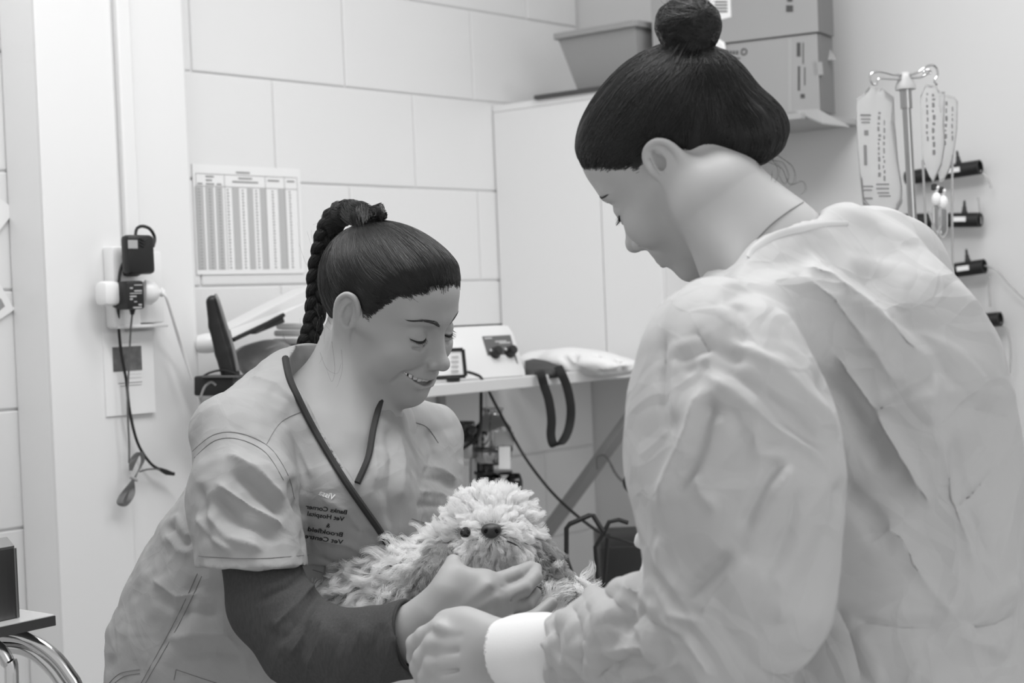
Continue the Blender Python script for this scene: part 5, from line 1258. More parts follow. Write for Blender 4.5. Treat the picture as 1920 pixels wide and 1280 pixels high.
# neck opening
sdg.add(pts_chain([(1372, 545, 1.70), (1430, 500, 1.70), (1500, 468, 1.715), (1570, 452, 1.75), (1640, 448, 1.80)], [.022, .022, .022, .024, .024]), .03)
sdg.add(pts_chain([(1335, 570, 1.655), (1368, 535, 1.665), (1402, 500, 1.685)], [.016, .018, .018]), .03)
sdg.sub(pts_chain([(1340, 340, 1.765), (1432, 450, 1.76), (1465, 500, 1.765)], [.057, .064, .058]), .003)
RF = [
 # back panel
 ('s', 16, 9, [(1500, 460), (1620, 560), (1760, 680)]), ('v', 22, 10, [(1590, 470), (1680, 560), (1760, 660), (1780, 730)]), ('r', 26, 8, [(1480, 500), (1560, 560), (1640, 660), (1700, 760)]),
 ('r', 14, 9, [(1630, 770), (1690, 752), (1760, 738)]), ('v', 18, 8, [(1650, 745), (1710, 720), (1770, 700)]), ('r', 14, 7, [(1760, 738), (1830, 735), (1900, 745)]), ('v', 16, 6, [(1780, 760), (1840, 770), (1895, 790)]),
 ('r', 12, 8, [(1755, 690), (1752, 740), (1740, 800)]), ('v', 16, 6, [(1770, 680), (1790, 720), (1830, 760)]),
 ('r', 16, 9, [(1550, 640), (1620, 740), (1700, 880), (1730, 960)]), ('v', 20, 10, [(1520, 680), (1590, 780), (1670, 900)]), ('r', 14, 7, [(1640, 780), (1700, 880), (1760, 960)]),
 ('r', 10, 5, [(1755, 790), (1790, 920), (1830, 1080)]), ('v', 12, 5, [(1780, 800), (1820, 940), (1850, 1060)]), ('r', 10, 5, [(1800, 960), (1850, 900), (1890, 840)]),
 ('r', 14, 9, [(1700, 1040), (1750, 1110), (1790, 1160)]), ('r', 14, 8, [(1785, 1160), (1850, 1120), (1910, 1090)]), ('v', 18, 9, [(1590, 1160), (1690, 1175), (1780, 1172)]), ('r', 14, 7, [(1590, 1140), (1680, 1152), (1780, 1155)]), ('v', 16, 7, [(1800, 1180), (1860, 1170), (1910, 1150)]),
 ('r', 12, 6, [(1780, 1165), (1840, 1200), (1890, 1230)]), ('v', 22, 9, [(1560, 900), (1620, 960), (1680, 1040)]), ('r', 18, 7, [(1640, 990), (1690, 1010), (1720, 1060)]),
 ('r', 12, 5, [(1600, 1180), (1640, 1230), (1650, 1290)]), ('v', 14, 6, [(1560, 1120), (1600, 1200), (1620, 1290)]), ('r', 12, 5, [(1700, 1180), (1720, 1240), (1700, 1290)]),
 ('v', 16, 6, [(1380, 560), (1400, 600), (1395, 660)]), ('r', 16, 7, [(1345, 570), (1375, 620), (1380, 680)]), ('r', 12, 6, [(1500, 500), (1560, 520), (1600, 560)]),
 # shoulder and sleeve head
 ('r', 12, 7, [(1310, 690), (1420, 770), (1520, 850), (1560, 885)]), ('v', 13, 9, [(1330, 672), (1440, 740), (1530, 820), (1566, 850)]), ('r', 16, 7, [(1360, 640), (1460, 690), (1540, 770), (1570, 830)]),
 ('v', 14, 8, [(1300, 620), (1330, 650), (1400, 680)]), ('r', 9, 6, [(1270, 660), (1310, 640), (1340, 620)]), ('v', 9, 6, [(1260, 680), (1300, 665), (1340, 650)]), ('r', 8, 5, [(1300, 690), (1340, 655), (1330, 625)]), ('v', 8, 5, [(1280, 700), (1310, 680), (1330, 690)]),
 ('v', 9, 7, [(1262, 615), (1245, 700), (1242, 760), (1260, 830)]), ('r', 10, 6, [(1275, 640), (1262, 720), (1262, 800)]),
 # upper sleeve
 ('r', 12, 9, [(1315, 710), (1290, 800), (1255, 880), (1235, 960)]), ('v', 14, 9, [(1340, 730), (1310, 830), (1270, 930)]), ('r', 14, 6, [(1300, 880), (1310, 920), (1350, 960)]),
 ('r', 13, 8, [(1490, 860), (1460, 910), (1420, 990), (1390, 1050)]), ('v', 13, 7, [(1470, 850), (1430, 920), (1390, 1000)]), ('r', 14, 9, [(1400, 1040), (1340, 1110), (1310, 1160)]), ('v', 15, 8, [(1380, 1030), (1310, 1090), (1270, 1120)]),
 ('r', 12, 5, [(1410, 790), (1420, 850), (1480, 860)]), ('v', 16, 6, [(1300, 760), (1370, 770), (1400, 820)]), ('v', 18, 8, [(1500, 900), (1480, 1000), (1430, 1100)]), ('r', 14, 6, [(1440, 1060), (1470, 1110), (1460, 1180)]),
 ('s', 10, 7, [(1225, 1080), (1260, 1150), (1330, 1168)]), ('r', 10, 7, [(1240, 1000), (1240, 1060), (1280, 1120)]),
 # crumpled forearm
 ('r', 8, 8, [(1100, 1100), (1130, 1140), (1150, 1200)]), ('v', 8, 8, [(1130, 1095), (1160, 1140), (1180, 1190)]), ('r', 8, 8, [(1150, 1095), (1200, 1110), (1240, 1150)]), ('r', 8, 7, [(1180, 1160), (1220, 1200), (1230, 1250)]), ('v', 8, 8, [(1200, 1140), (1240, 1180), (1290, 1200)]),
 ('r', 8, 7, [(1040, 1150), (1080, 1170), (1100, 1230)]), ('v', 7, 8, [(1020, 1165), (1050, 1190), (1060, 1240)]), ('r', 7, 7, [(1000, 1190), (1030, 1215), (1030, 1260)]), ('v', 8, 8, [(1080, 1140), (1110, 1200), (1100, 1260)]), ('r', 8, 7, [(1110, 1230), (1170, 1215), (1230, 1215)]), ('v', 9, 8, [(1120, 1260), (1180, 1240), (1240, 1245)]), ('r', 9, 7, [(1150, 1280), (1230, 1262), (1290, 1230)]), ('s', 9, 7, [(1240, 1160), (1290, 1200), (1340, 1280)]),
 ('r', 8, 7, [(1060, 1230), (1120, 1270), (1160, 1290)]), ('v', 8, 6, [(1130, 1170), (1180, 1170), (1220, 1130)]),
]
def crumple(p, s=1.0):
    wp = p + .03 * np.stack([vnoise(p * 7 + 3), vnoise(p * 7 + 31), vnoise(p * 7 + 67)], 1)
    o = np.zeros(len(p)); r = np.random.default_rng(3)
    for k in range(10):
        d = r.standard_normal(3); d /= np.linalg.norm(d); fr = r.uniform(4, 14)
        m = np.clip(vnoise(p * 5 + 11 * k) * 2, 0, 1)
        o += m * tri(wp @ d * fr + r.random()) * .0085 * s * (6 / fr)
    return o
def gown_fn(V, Q):
    V = sculpt(V, Q, [(a, b * .8, c * .92, d) for a, b, c, d in RF]); N = vnormals(V, Q)
    u, v, d = proj(V)
    fo = np.clip((1330 - u) / 120, 0, 1) * np.clip((v - 1050) / 60, 0, 1)
    V = V + N * (crumple(V) + .004 * vnoise(V * 9 + 2) + .002 * vnoise(V * 20) + fo * crumple(V * 3.0 + 3) * .45)[:, None]
    return relax(V, Q, 3, .45)
gown = sdg.obj('surgical_gown', M_GOWN, WR, gown_fn)
bvG = bvh_of(gown)
# collar band, far sleeve end, tie
cl = cast_line(bvG, [(1403, 482), (1412, 470), (1432, 455), (1460, 441), (1500, 430), (1540, 422), (1590, 418)], .0012, 6)
if len(cl) > 3: MB().tube(cl, [.0015 + .0035 * math.sin(math.pi * min(1, .12 + i / len(cl) * .85)) for i in range(len(cl))], 8, flat=(CF, .3)).build('collar_band', mat('collar_white', 222, .8), WR, True)
M_GOWN2 = M_GOWN
sdw = Sdf(P(1150, 1120, 1.66) - .05, P(1280, 960, 1.85) + .05, .002)
sdw.add(pts_chain([(1240, 1015, 1.74), (1208, 1012, 1.745), (1198, 1018, 1.75)], [.014, .009, .005], (CF, .7)), .008); sdw.add(pts_chain([(1250, 1040, 1.74), (1222, 1045, 1.745), (1214, 1060, 1.75)], [.012, .008, .006]), .008); sdw.add(pts_chain([(1250, 1075, 1.73), (1222, 1068, 1.735), (1206, 1080, 1.74)], [.014, .010, .006]), .006); sdw.add(pts_chain([(1240, 1090, 1.72), (1210, 1100, 1.73)], [.012, .008]), .008)
sdw.sub(pts_chain([(1224, 1076, 1.72), (1238, 1084, 1.71)], [.003, .006]), .004)
sdw.obj('far_cuff', mat('gown_far_cuff', 215, .7), WR)
# white knitted cuff
ca = P(1012, 1222, 1.735); cb_ = P(930, 1226, 1.775)
sdk = Sdf(np.minimum(ca, cb_) - .06, np.maximum(ca, cb_) + .06, .0016, .02)
sdk.add(pts_chain([(1020, 1218, 1.735), (985, 1222, 1.75), (958, 1224, 1.765)], [.038, .0375, .0365]), .01)
ax_ = P(930, 1227, 1.775) - P(1010, 1221, 1.735); ax_ /= np.linalg.norm(ax_)
pc = P(938, 1226, 1.772)
sdk.keep(lambda X, Y, Z: (X - pc[0]) * ax_[0] + (Y - pc[1]) * ax_[1] + (Z - pc[2]) * ax_[2]); sdk.sub(cone(pc - ax_ * .02, pc + ax_ * .03, .0325, .034), .003)
sdk.obj('knitted_cuff', M_CUFF, WR)
# fine necklace
M_CHAIN = mat('silver_chain', 95, .4, .5)
bvB = bvh_of(bodyR)
nl = cast_line(bvB, [(1506, 379), (1480, 395), (1450, 418), (1425, 443), (1410, 462), (1405, 474)], .0008, 8)
if len(nl) > 3: MB().tube(nl, .00055, 6).build('necklace', M_CHAIN, bodyR, True)
MB().tube([P(1326, 532, 1.70), P(1330, 541, 1.70), P(1331, 550, 1.70)], [.0018, .0028, .001], 8).build('pendant', mat('bright_silver', 235, .2, .6), bodyR, True)
# ------------------------------------------------------------------ hair
def hair_cap(f, zh, par, extra=(), thick=.75):
    sd = Sdf(f.o - .2, f.o + .2, .0025)
    for c, r, k in (((0, -.6, 3.0), (7.0, 9.1, 7.6), 0), ((0, 3.5, 4.2), (6.3, 5.95, 5.4), 2), ((0, 3.0, -2.6), (5.75, 6.35, 7.2), 2.5)):
        sd.add(f.E(c, r), k * f.k)
    for c, r in extra: sd.add(f.E(c, r), 2.5 * f.k)
    X, Y, Z = sd.ax[0][:, None, None], sd.ax[1][None, :, None], sd.ax[2][None, None, :]
    x, y, z = X - f.o[0], Y - f.o[1], Z - f.o[2]
    ly = (x * f.R[0, 1] + y * f.R[1, 1] + z * f.R[2, 1]) / f.k; lz = (x * f.R[0, 2] + y * f.R[1, 2] + z * f.R[2, 2]) / f.k
    h = lz - np.interp(ly, zh[0], zh[1])
    sd.g = np.maximum(sd.g - (np.clip(.02 + .22 * h, .02, thick) * f.k).astype(np.float32), ((.55 - h) * f.k * .6).astype(np.float32))
    return sd
def on_cap(sd, f, L, lift, head=None):
    """push local points radially onto the cap surface"""
    c = np.array([0, -.6, 3.0]); d = L - c; d = d / (np.linalg.norm(d, axis=-1, keepdims=True) + 1e-9)
    sh = d.shape; d = d.reshape(-1, 3); a = np.full(len(d), 3.0); b = np.full(len(d), 14.0)
    for _ in range(16):
        m = .5 * (a + b); q = f.w(c + d * m[:, None]); inside = (sd.at(q) < 0) if head is None else ((sd.at(q) < 0) | (head.at(q) < 0))
        a = np.where(inside, m, a); b = np.where(inside, b, m)
    return (c + d * (a[:, None] + lift.reshape(-1, 1))).reshape(sh)
def comb(sd, f, zh, tie, n, k, spread=.6, seed=1, droop=0.0, head=None, only=None):
    r = np.random.default_rng(seed); c = np.array([0, -.6, 3.0]); roots = []
    while len(roots) < n:
        d = r.standard_normal((4000, 3)); d /= np.linalg.norm(d, axis=1, keepdims=True); q = c + d * np.array([7.2, 9.4, 8.0])
        hh = q[:, 2] - np.interp(q[:, 1], zh[0], zh[1]) + .4 * vnoise(q * 1.1 + 3) + np.where(q[:, 1] < -2.5, .5, .15) * r.standard_normal(4000)
        ear_ = (np.abs(q[:, 0]) > 5.8) & (q[:, 1] > -2.9) & (q[:, 1] < 1.5) & (q[:, 2] < 3.1) & (q[:, 2] > -3.5) & (hh < 1.2)
        if only is not None: ear_ |= ~only(q, hh)
        ok = ~ear_ & (hh > -.1) & ((r.random(4000) < .35) | (hh < 2.0)); roots += list(q[ok])
    R0 = np.array(roots[:n]); T = np.asarray(tie, float) + r.standard_normal((n, 3)) * spread
    a = R0 - c; b = T - c; a /= np.linalg.norm(a, axis=1, keepdims=True); b /= np.linalg.norm(b, axis=1, keepdims=True)
    om = np.arccos(np.clip((a * b).sum(1), -.999, .999)); t = np.linspace(0, 1, k)
    s = (np.sin((1 - t)[None, :] * om[:, None])[..., None] * a[:, None] + np.sin(t[None, :] * om[:, None])[..., None] * b[:, None]) / np.sin(om)[:, None, None]
    side = np.clip(np.abs(R0[:, 0]) / 6, 0, 1) * np.clip((R0[:, 1] + 3) / 8, 0, 1)
    s = s + droop * side[:, None, None] * (np.sin(math.pi * t ** .8)[None, :, None]) * np.array([0, -.6, -.45])
    clump = vnoise(R0 * .9 + seed) ; wob = .05 * np.sin(t[None, :] * 6 + 7 * r.random((n, 1)))
    cr = np.cross(a, b); cr /= np.linalg.norm(cr, axis=1, keepdims=True) + 1e-9
    s = s + (cr * (clump * .09)[:, None])[:, None] * np.sin(math.pi * t)[None, :, None] + cr[:, None] * wob[..., None] * .3
    hd = np.minimum(1, (R0[:, 2] - np.interp(R0[:, 1], zh[0], zh[1])) * .4 + .3)
    lift = (.02 + .2 * r.random((n, 1)) ** 2 * np.sin(math.pi * np.clip(t * 1.1, 0, 1))[None, :] + .07 * vnoise(np.c_[R0 * 1.6])[:, None] * np.sin(math.pi * t)[None, :])
    L = on_cap(sd, f, c + s * 10, lift, head)
    return f.w(L.reshape(-1, 3)).reshape(n, k, 3)
def wisps(lines, par, name='loose_hair', r0=.00012, r1=.00006):
    k = 14; out = []
    for l in lines:
        p = np.array(catmull(l, 8)); i = np.linspace(0, len(p) - 1, k); j = np.clip(i.astype(int), 0, len(p) - 2); out.append(p[j] + (p[j + 1] - p[j]) * (i - j)[:, None])
    return strands(name, np.array(out), r0, r1, M_HAIR, par)
def wrap(path, rad, n, k, seed, turns=.3, r0=.0003, par=None, name='strand_hair'):
    r = np.random.default_rng(seed); p = np.array(path); N = len(p)
    T = np.gradient(p, axis=0); T /= np.linalg.norm(T, axis=1, keepdims=True)
    A = np.cross(T, CF); A /= np.linalg.norm(A, axis=1, keepdims=True); B = np.cross(T, A); out = []
    for _ in range(n):
        s0 = r.uniform(0, .75); s1 = min(1, s0 + r.uniform(.25, .5)); i = np.linspace(s0, s1, k) * (N - 1); j = np.clip(i.astype(int), 0, N - 2); w = (i - j)[:, None]
        c = p[j] * (1 - w) + p[j + 1] * w; an = r.uniform(0, 2 * math.pi) + turns * np.linspace(0, 1, k); rr = (np.interp(i, np.arange(N), rad) * r.uniform(.92, 1.06))[:, None]
        out.append(c + rr * (A[j] * np.cos(an)[:, None] + B[j] * np.sin(an)[:, None]))
    return strands(name, np.array(out), r0, r0 * .6, M_HAIR, par)
def bare_head(sd):
    import copy
    b = copy.copy(sd); b.g = sd.bare; return b
# left: swept back to a high tie, then a braid
ZL = (np.array([-11, -4.5, -2.4, -1.2, .5, 1.1, 1.7, 2.4, 4, 5.5, 7, 8.3, 9.3, 12]), np.array([-6.8, -6.6, -3.2, 1.6, 2.6, 1.4, .3, .6, 2.9, 4.6, 5.6, 6.2, 6.4, 6.5]))
sdL = hair_cap(HL, ZL, bodyL, thick=.7)
def ridged(f, tie, amp, fr):
    def fn(V, Q):
        N = vnormals(V, Q); L = f.l(V); a = L - np.array(tie); c = np.array([0, -.6, 3.0]); ax = np.array(tie) - c; ax /= np.linalg.norm(ax); u_ = np.cross(ax, [1, 0, 0]); u_ /= np.linalg.norm(u_); v_ = np.cross(ax, u_); d = L - c
        an = np.arctan2(d @ v_, d @ u_)
        return V + N * (amp * vnoise(np.c_[np.cos(an) * fr, np.sin(an) * fr, np.linalg.norm(a, axis=1) * .12]))[:, None]
    return fn
capL = sdL.obj('hair', M_HAIRCAP, bodyL, ridged(HL, (0, -6.5, 9.3), .0016, 9))
strands('combed_hair', comb(sdL, HL, ZL, (0, -6.4, 9.6), 13000, 14, .5, 3, 1.0, head=bare_head(sdh)), .00019, .0002, M_HAIR, bodyL)
tmp_ = lambda q, h: (q[:, 1] > .5) & (q[:, 1] < 8) & (h < 4.5) & (np.abs(q[:, 0]) > 3)
strands('temple_hair', comb(sdL, HL, ZL, (0, -6.4, 9.6), 6000, 14, .5, 13, .45, head=bare_head(sdh), only=tmp_), .00019, .0002, M_HAIR, bodyL)
top = HL.w((0, -6.6, 9.9))
sdp = Sdf(top - .07, top + .07, .0022)
sdp.add(cone(HL.w((0, -5.6, 9.4)), HL.w((0, -6.9, 10.0)), .011, .009), .01); sdp.add(pts_chain([(678, 408, 2.205), (662, 398, 2.225), (640, 402, 2.24)], [.011, .0125, .0125]), .006); sdp.add(pts_chain([(696, 404, 2.19), (708, 398, 2.19), (718, 404, 2.185)], [.0075, .0075, .006]), .006)
sdp.obj('hair_knot', M_HAIRCAP, bodyL)
wrap([P(704, 428, 2.165), P(690, 412, 2.18), P(676, 402, 2.19), P(655, 396, 2.22), P(636, 406, 2.235), P(622, 424, 2.245)], [.018, .0175, .0165, .0155, .0145, .013], 1000, 8, 5, 1.2, .00024, bodyL, 'knot_hair')
wrap([P(690, 418, 2.17), P(700, 404, 2.175), P(712, 396, 2.175), P(722, 408, 2.17)], [.011, .0115, .0105, .008], 260, 8, 6, 1.5, .00024, bodyL, 'knot_hair')
MB().tube([P(652, 436, 2.2), P(660, 427, 2.195), P(664, 424, 2.195)], .0016, 6).build('hair_tie', mat('pale_tie', 170, .5), bodyL, True)
bp_ = catmull([P(652, 398, 2.235), P(632, 405, 2.245), P(616, 432, 2.25), P(606, 470, 2.255), P(597, 515, 2.26), P(594, 560, 2.262), P(588, 605, 2.262), P(577, 640, 2.262), P(562, 668, 2.262)], 22)
bp_ = np.array(bp_); nb = len(bp_); Tb = np.gradient(bp_, axis=0); Tb /= np.linalg.norm(Tb, axis=1, keepdims=True); Ab = np.cross(Tb, CF); Ab /= np.linalg.norm(Ab, axis=1, keepdims=True); Bb = np.cross(Tb, Ab)
ph = np.linspace(0, 2 * math.pi * 4.6, nb); sc_ = np.linspace(1.05, .75, nb)[:, None]
for k in range(3):
    q = ph + 2 * math.pi * k / 3
    path = bp_ + sc_ * (.0085 * np.sin(q)[:, None] * Ab + .005 * np.sin(2 * q)[:, None] * Bb)
    MB().tube(list(path[::2]), list(.0088 * sc_[::2, 0]), 10).build('braid_strand', M_HAIRCAP, bodyL, True)
    wrap(path, .0089 * sc_[:, 0], 500, 12, 20 + k, .9, .00024, bodyL, 'braid_hair')
rr_ = np.random.default_rng(5); ws_ = []
for k in range(26):
    u0 = rr_.uniform(592, 640); v0 = rr_.uniform(560, 655); l = [P(u0, v0, 2.2)]
    du, dv = rr_.uniform(-8, 14), rr_.uniform(18, 40)
    for i in range(3): l.append(P(u0 + du * (i + 1) / 2 + rr_.uniform(-10, 10), v0 + dv * (i + 1) / 1.6, 2.17 - .012 * i))
    ws_.append(l)
for k in range(9):
    i = rr_.integers(10, nb - 5); s = bp_[i]; l = [s]
    for j in range(3): l.append(s + CAMM @ np.array([rr_.uniform(-.016, .004) * (j + 1) / 1.5, rr_.uniform(-.008, .01) * (j + 1), 0]))
    ws_.append(l)
for k in range(26):
    a0 = np.array([rr_.uniform(-5, 5), rr_.uniform(0, 8.5), 0]); a0[2] = 3 + 7.9 * math.sqrt(max(.05, 1 - (a0[0] / 7.3) ** 2 - ((a0[1] + .6) / 9.6) ** 2)); dr = np.array([rr_.uniform(-1, 1), rr_.uniform(-2, 1.0), rr_.uniform(.2, .7)])
    ws_.append([HL.w(a0 + dr * s + np.array([0, 0, -.35 * s * s])) for s in (0, .6, 1.2, 1.9)])
ws_.append([P(622, 640, 2.12), P(628, 690, 2.11), P(622, 715, 2.10), P(612, 690, 2.105)]); ws_.append([P(640, 655, 2.12), P(642, 690, 2.11), P(634, 720, 2.10), P(630, 726, 2.1)]); ws_.append([P(600, 660, 2.14), P(612, 690, 2.12), P(632, 700, 2.11), P(640, 680, 2.115)])
wisps(ws_, bodyL)
# right: gathered up into a bun
ZR = (np.array([-11, -6, -4, -2.2, -1.1, .6, 1.2, 2.2, 4, 5.5, 6.8, 8.2, 9.3, 12]), np.array([-6.6, -6.3, -4.0, -.3, 2.5, 3.0, 2.2, 2.0, 3.5, 4.7, 5.6, 6.3, 6.6, 6.7]))
EXR = (((0, -6.8, -2.4), (5.0, 3.1, 3.4)),)
sdR = hair_cap(HR, ZR, bodyR, EXR, .42)
TR = HR.l(P(1290, 112, 1.79)); TR[0] = -.6
capR = sdR.obj('hair', M_HAIRCAP, bodyR, ridged(HR, TR, .0018, 9))
strands('combed_hair', comb(sdR, HR, ZR, TR, 15000, 14, .75, 8, 1.1, head=bare_head(sdr)), .00019, .0002, M_HAIR, bodyR)
strands('temple_hair', comb(sdR, HR, ZR, TR, 6000, 14, .7, 14, .5, head=bare_head(sdr), only=tmp_), .00019, .0002, M_HAIR, bodyR)
bc_ = P(1290, 50, 1.79); bax = (P(1290, 50, 1.79) - P(1288, 115, 1.79)); bax /= np.linalg.norm(bax)
BR = np.stack([np.cross(bax, CF) / np.linalg.norm(np.cross(bax, CF)), np.cross(np.cross(bax, CF), bax) / np.linalg.norm(np.cross(np.cross(bax, CF), bax)) * -1, bax], 1)
sdb = Sdf(bc_ - .06, bc_ + .06, .002)
sdb.add(ell(bc_, (.028, .028, .026), BR)); sdb.add(cone(P(1290, 118, 1.79), bc_, .026, .02), .012)
for k in range(7):
    a = 2 * math.pi * k / 7 + .4; z = .012 * math.sin(2.3 * k)
    sdb.add(ell(bc_ + BR @ np.array([.02 * math.cos(a), .02 * math.sin(a), z]), (.0108, .0108, .0105), BR), .008)
sdb.obj('hair_bun', M_HAIRCAP, bodyR)
r_ = np.random.default_rng(12); bl = []
for k in range(2200):
    n_ = np.array([0, 0, 1.0]) + r_.standard_normal(3) * .42; n_ /= np.linalg.norm(n_); a = np.cross(n_, [1, .2, 0]); a /= np.linalg.norm(a); b = np.cross(n_, a)
    o = r_.uniform(-.75, .75); cr_ = math.sqrt(1 - o * o); t = r_.uniform(0, 2 * math.pi) + np.linspace(0, r_.uniform(1.2, 3.2), 12)
    q = (n_ * o)[None] + cr_ * (np.cos(t)[:, None] * a + np.sin(t)[:, None] * b)
    rad = 1.02 + .09 * vnoise(q * 2.2 + 9)[:, None] + r_.uniform(-.02, .06)
    bl.append(bc_ + (q * rad * np.array([.0315, .0315, .0295])) @ BR.T)
strands('bun_hair', np.array(bl), .00028, .0002, M_HAIR, bodyR)
tl_ = []
for k in range(420):
    a = r_.uniform(0, 2 * math.pi); r1 = r_.uniform(.02, .034); p0 = P(1290, 122, 1.79) + BR @ np.array([r1 * 1.25 * math.cos(a), r1 * 1.25 * math.sin(a), -.004]); p1 = bc_ + BR @ np.array([.027 * math.cos(a + .8), .027 * math.sin(a + .8), -.012 + .02 * r_.random()])
    mid = .5 * (p0 + p1) + BR @ np.array([-.006 * math.cos(a + .4), -.006 * math.sin(a + .4), 0]); tl_.append(np.array(catmull([p0, mid, p1], 5))[[0, 1, 2, 3, 4, 5, 6, 7, 8, 9, 10]])
strands('bun_base_hair', np.array(tl_), .00028, .0002, M_HAIR, bodyR)
wr = []
for l in ([(1440, 300), (1468, 306), (1478, 330), (1470, 345), (1462, 330)], [(1436, 302), (1465, 315), (1480, 345), (1505, 340), (1512, 355), (1500, 366)], [(1420, 306), (1430, 330), (1445, 340), (1448, 322)], [(1455, 290), (1485, 310), (1492, 335), (1480, 350)], [(1445, 296), (1460, 318), (1452, 345), (1432, 345)], [(1400, 310), (1408, 330), (1420, 338)], [(1380, 308), (1392, 326), (1400, 330)]):
    for k in range(3): wr.append([P(u + r_.uniform(-2.5, 2.5), v + r_.uniform(-2.5, 2.5), 1.745 - .004 * i) for i, (u, v) in enumerate(l)])
for k in range(24):
    u0, v0 = r_.uniform(1230, 1350), r_.uniform(95, 128); wr.append([P(u0 + (u0 - 1290) * .25 * i + r_.uniform(-5, 5), v0 - 5 * i + 2.2 * i * i, 1.76) for i in range(4)])
for k in range(30):
    u0, v0 = r_.uniform(1250, 1335), r_.uniform(0, 20); wr.append([P(u0, v0, 1.77), P(u0 + r_.uniform(-12, 12), v0 - 10, 1.77), P(u0 + r_.uniform(-25, 25), v0 - 14, 1.77)])
wisps(wr, bodyR)
# ------------------------------------------------------------------ the curly puppy
DG = thing('puppy', P(850, 1180, 2.05), 'curly pale puppy held by the chin, lying on the table mat', 'dog')
M_DOGSKIN = mat('puppy_skin', 150, .8); M_FUR = mat('puppy_fur', 238, .7, spec=.25); M_FURD = mat('puppy_ear_fur', 205, .7, spec=.25)  # skin colour darkened to match the shading inside the fur
def fur_mat(m, g):
    nt = m.node_tree; out = nt.nodes['Material Output']; d = nt.nodes.new('ShaderNodeBsdfDiffuse'); t = nt.nodes.new('ShaderNodeBsdfTranslucent'); x = nt.nodes.new('ShaderNodeMixShader'); x.inputs[0].default_value = .5
    for b in (d, t): b.inputs['Color'].default_value = (g, g, g, 1)
    nt.links.new(d.outputs[0], x.inputs[1]); nt.links.new(t.outputs[0], x.inputs[2]); nt.links.new(x.outputs[0], out.inputs['Surface'])
fur_mat(M_FUR, .97); fur_mat(M_FURD, .52)
sdd = Sdf(P(590, 1260, 1.86) - .06, P(1110, 900, 2.2) + .06, .003, .05)
sdd.add(pts_chain([(690, 1125, 2.10), (760, 1110, 2.09), (850, 1095, 2.07), (960, 1130, 2.06)], [.05, .056, .055, .05]), .02)
sdd.add(ell(P(680, 1140, 2.10), (.048, .05, .04), CAMM), .02)
sdd.add(pts_chain([(860, 1090, 2.07), (905, 1040, 2.05), (922, 1018, 2.04)], [.05, .042, .036]), .02)
sdd.add(ell(P(922, 1008, 2.045), (.047, .05, .036), CAMM), .02)                  # skull
sdd.add(pts_chain([(922, 1012, 2.02), (921, 1004, 1.975)], [.036, .02]), .02)    # muzzle towards the camera
sdd.add(ell(P(902, 1022, 1.99), (.017, .02, .014), CAMM), .012); sdd.add(ell(P(950, 1022, 1.99), (.018, .02, .014), CAMM), .012)
sdd.add(ell(P(925, 1046, 1.995), (.026, .024, .017), CAMM), .012)
sdd.sub(ell(P(874, 998, 2.0), (.012, .012, .009), CAMM), .008)
sdd.add(pts_chain([(1000, 1110, 2.05), (1045, 1115, 2.03), (1075, 1128, 2.02)], [.036, .028, .018]), .02)
VD, QD = sdd.mesh(); bodyD = link('body', mesh_np('body', VD, QD), M_DOGSKIN, DG, True)
def ear_dog(pts, rs, name):
    sd = Sdf(np.min(PL(pts), 0) - .05, np.max(PL(pts), 0) + .05, .003); sd.add(pts_chain(pts, rs, (CF, .5)), .01)
    V, Q = sd.mesh(); return V, Q, link(name, mesh_np(name, V, Q), mat('puppy_ear_skin', 112, .8), DG, True)
E1 = ear_dog([(858, 1012, 2.045), (838, 1052, 2.005), (820, 1092, 1.985), (808, 1118, 1.98)], [.010, .022, .026, .016], 'ear')
E2 = ear_dog([(985, 1015, 2.05), (1008, 1048, 2.03), (1032, 1074, 2.02)], [.014, .02, .014], 'ear')
# nose, eye
sdn = Sdf(P(920, 994, 1.95) - .03, P(920, 994, 1.95) + .03, .001)
sdn.add(ell(P(921, 993, 1.958), (.0118, .0076, .010), CAMM)); sdn.add(ell(P(921, 1000, 1.956), (.006, .005, .008), CAMM), .006)
for s in (-1, 1): sdn.sub(ell(P(921 + s * 10.5, 997, 1.947), (.0019, .0031, .008), CAMM @ rz(s * .6)), .0015)
sdn.sub(cone(P(921, 999, 1.944), P(922, 1008, 1.946), .0008, .0008), .001)
sdn.obj('nose', mat('dog_nose', 46, .45, bump=.4, bscale=900, bdist=.0008), DG)
ey = MB().lathe(P(873, 998, 1.959), -CF + .25 * CR - .1 * CU, [(.0003, -.0065), (.0045, -.0045), (.0065, 0), (.0045, .0047), (.0003, .0065)], 18).build('eye', mat('dog_eye', 22, .06, coat=.6), DG, True)
MB().tube(catmull([P(925, 1014, 1.958), P(932, 1016, 1.957), P(948, 1014, 1.958), P(965, 1020, 1.965), P(980, 1032, 1.985)], 4), .0009, 6).build('mouth_line', mat('dog_mouth', 50, .6), DG, True)
MB().tube(catmull([P(925, 1014, 1.958), P(918, 1018, 1.958), P(905, 1030, 1.965), P(890, 1042, 1.98)], 4), .0008, 6).build('mouth_line', mat('dog_mouth', 50, .6), DG, True)
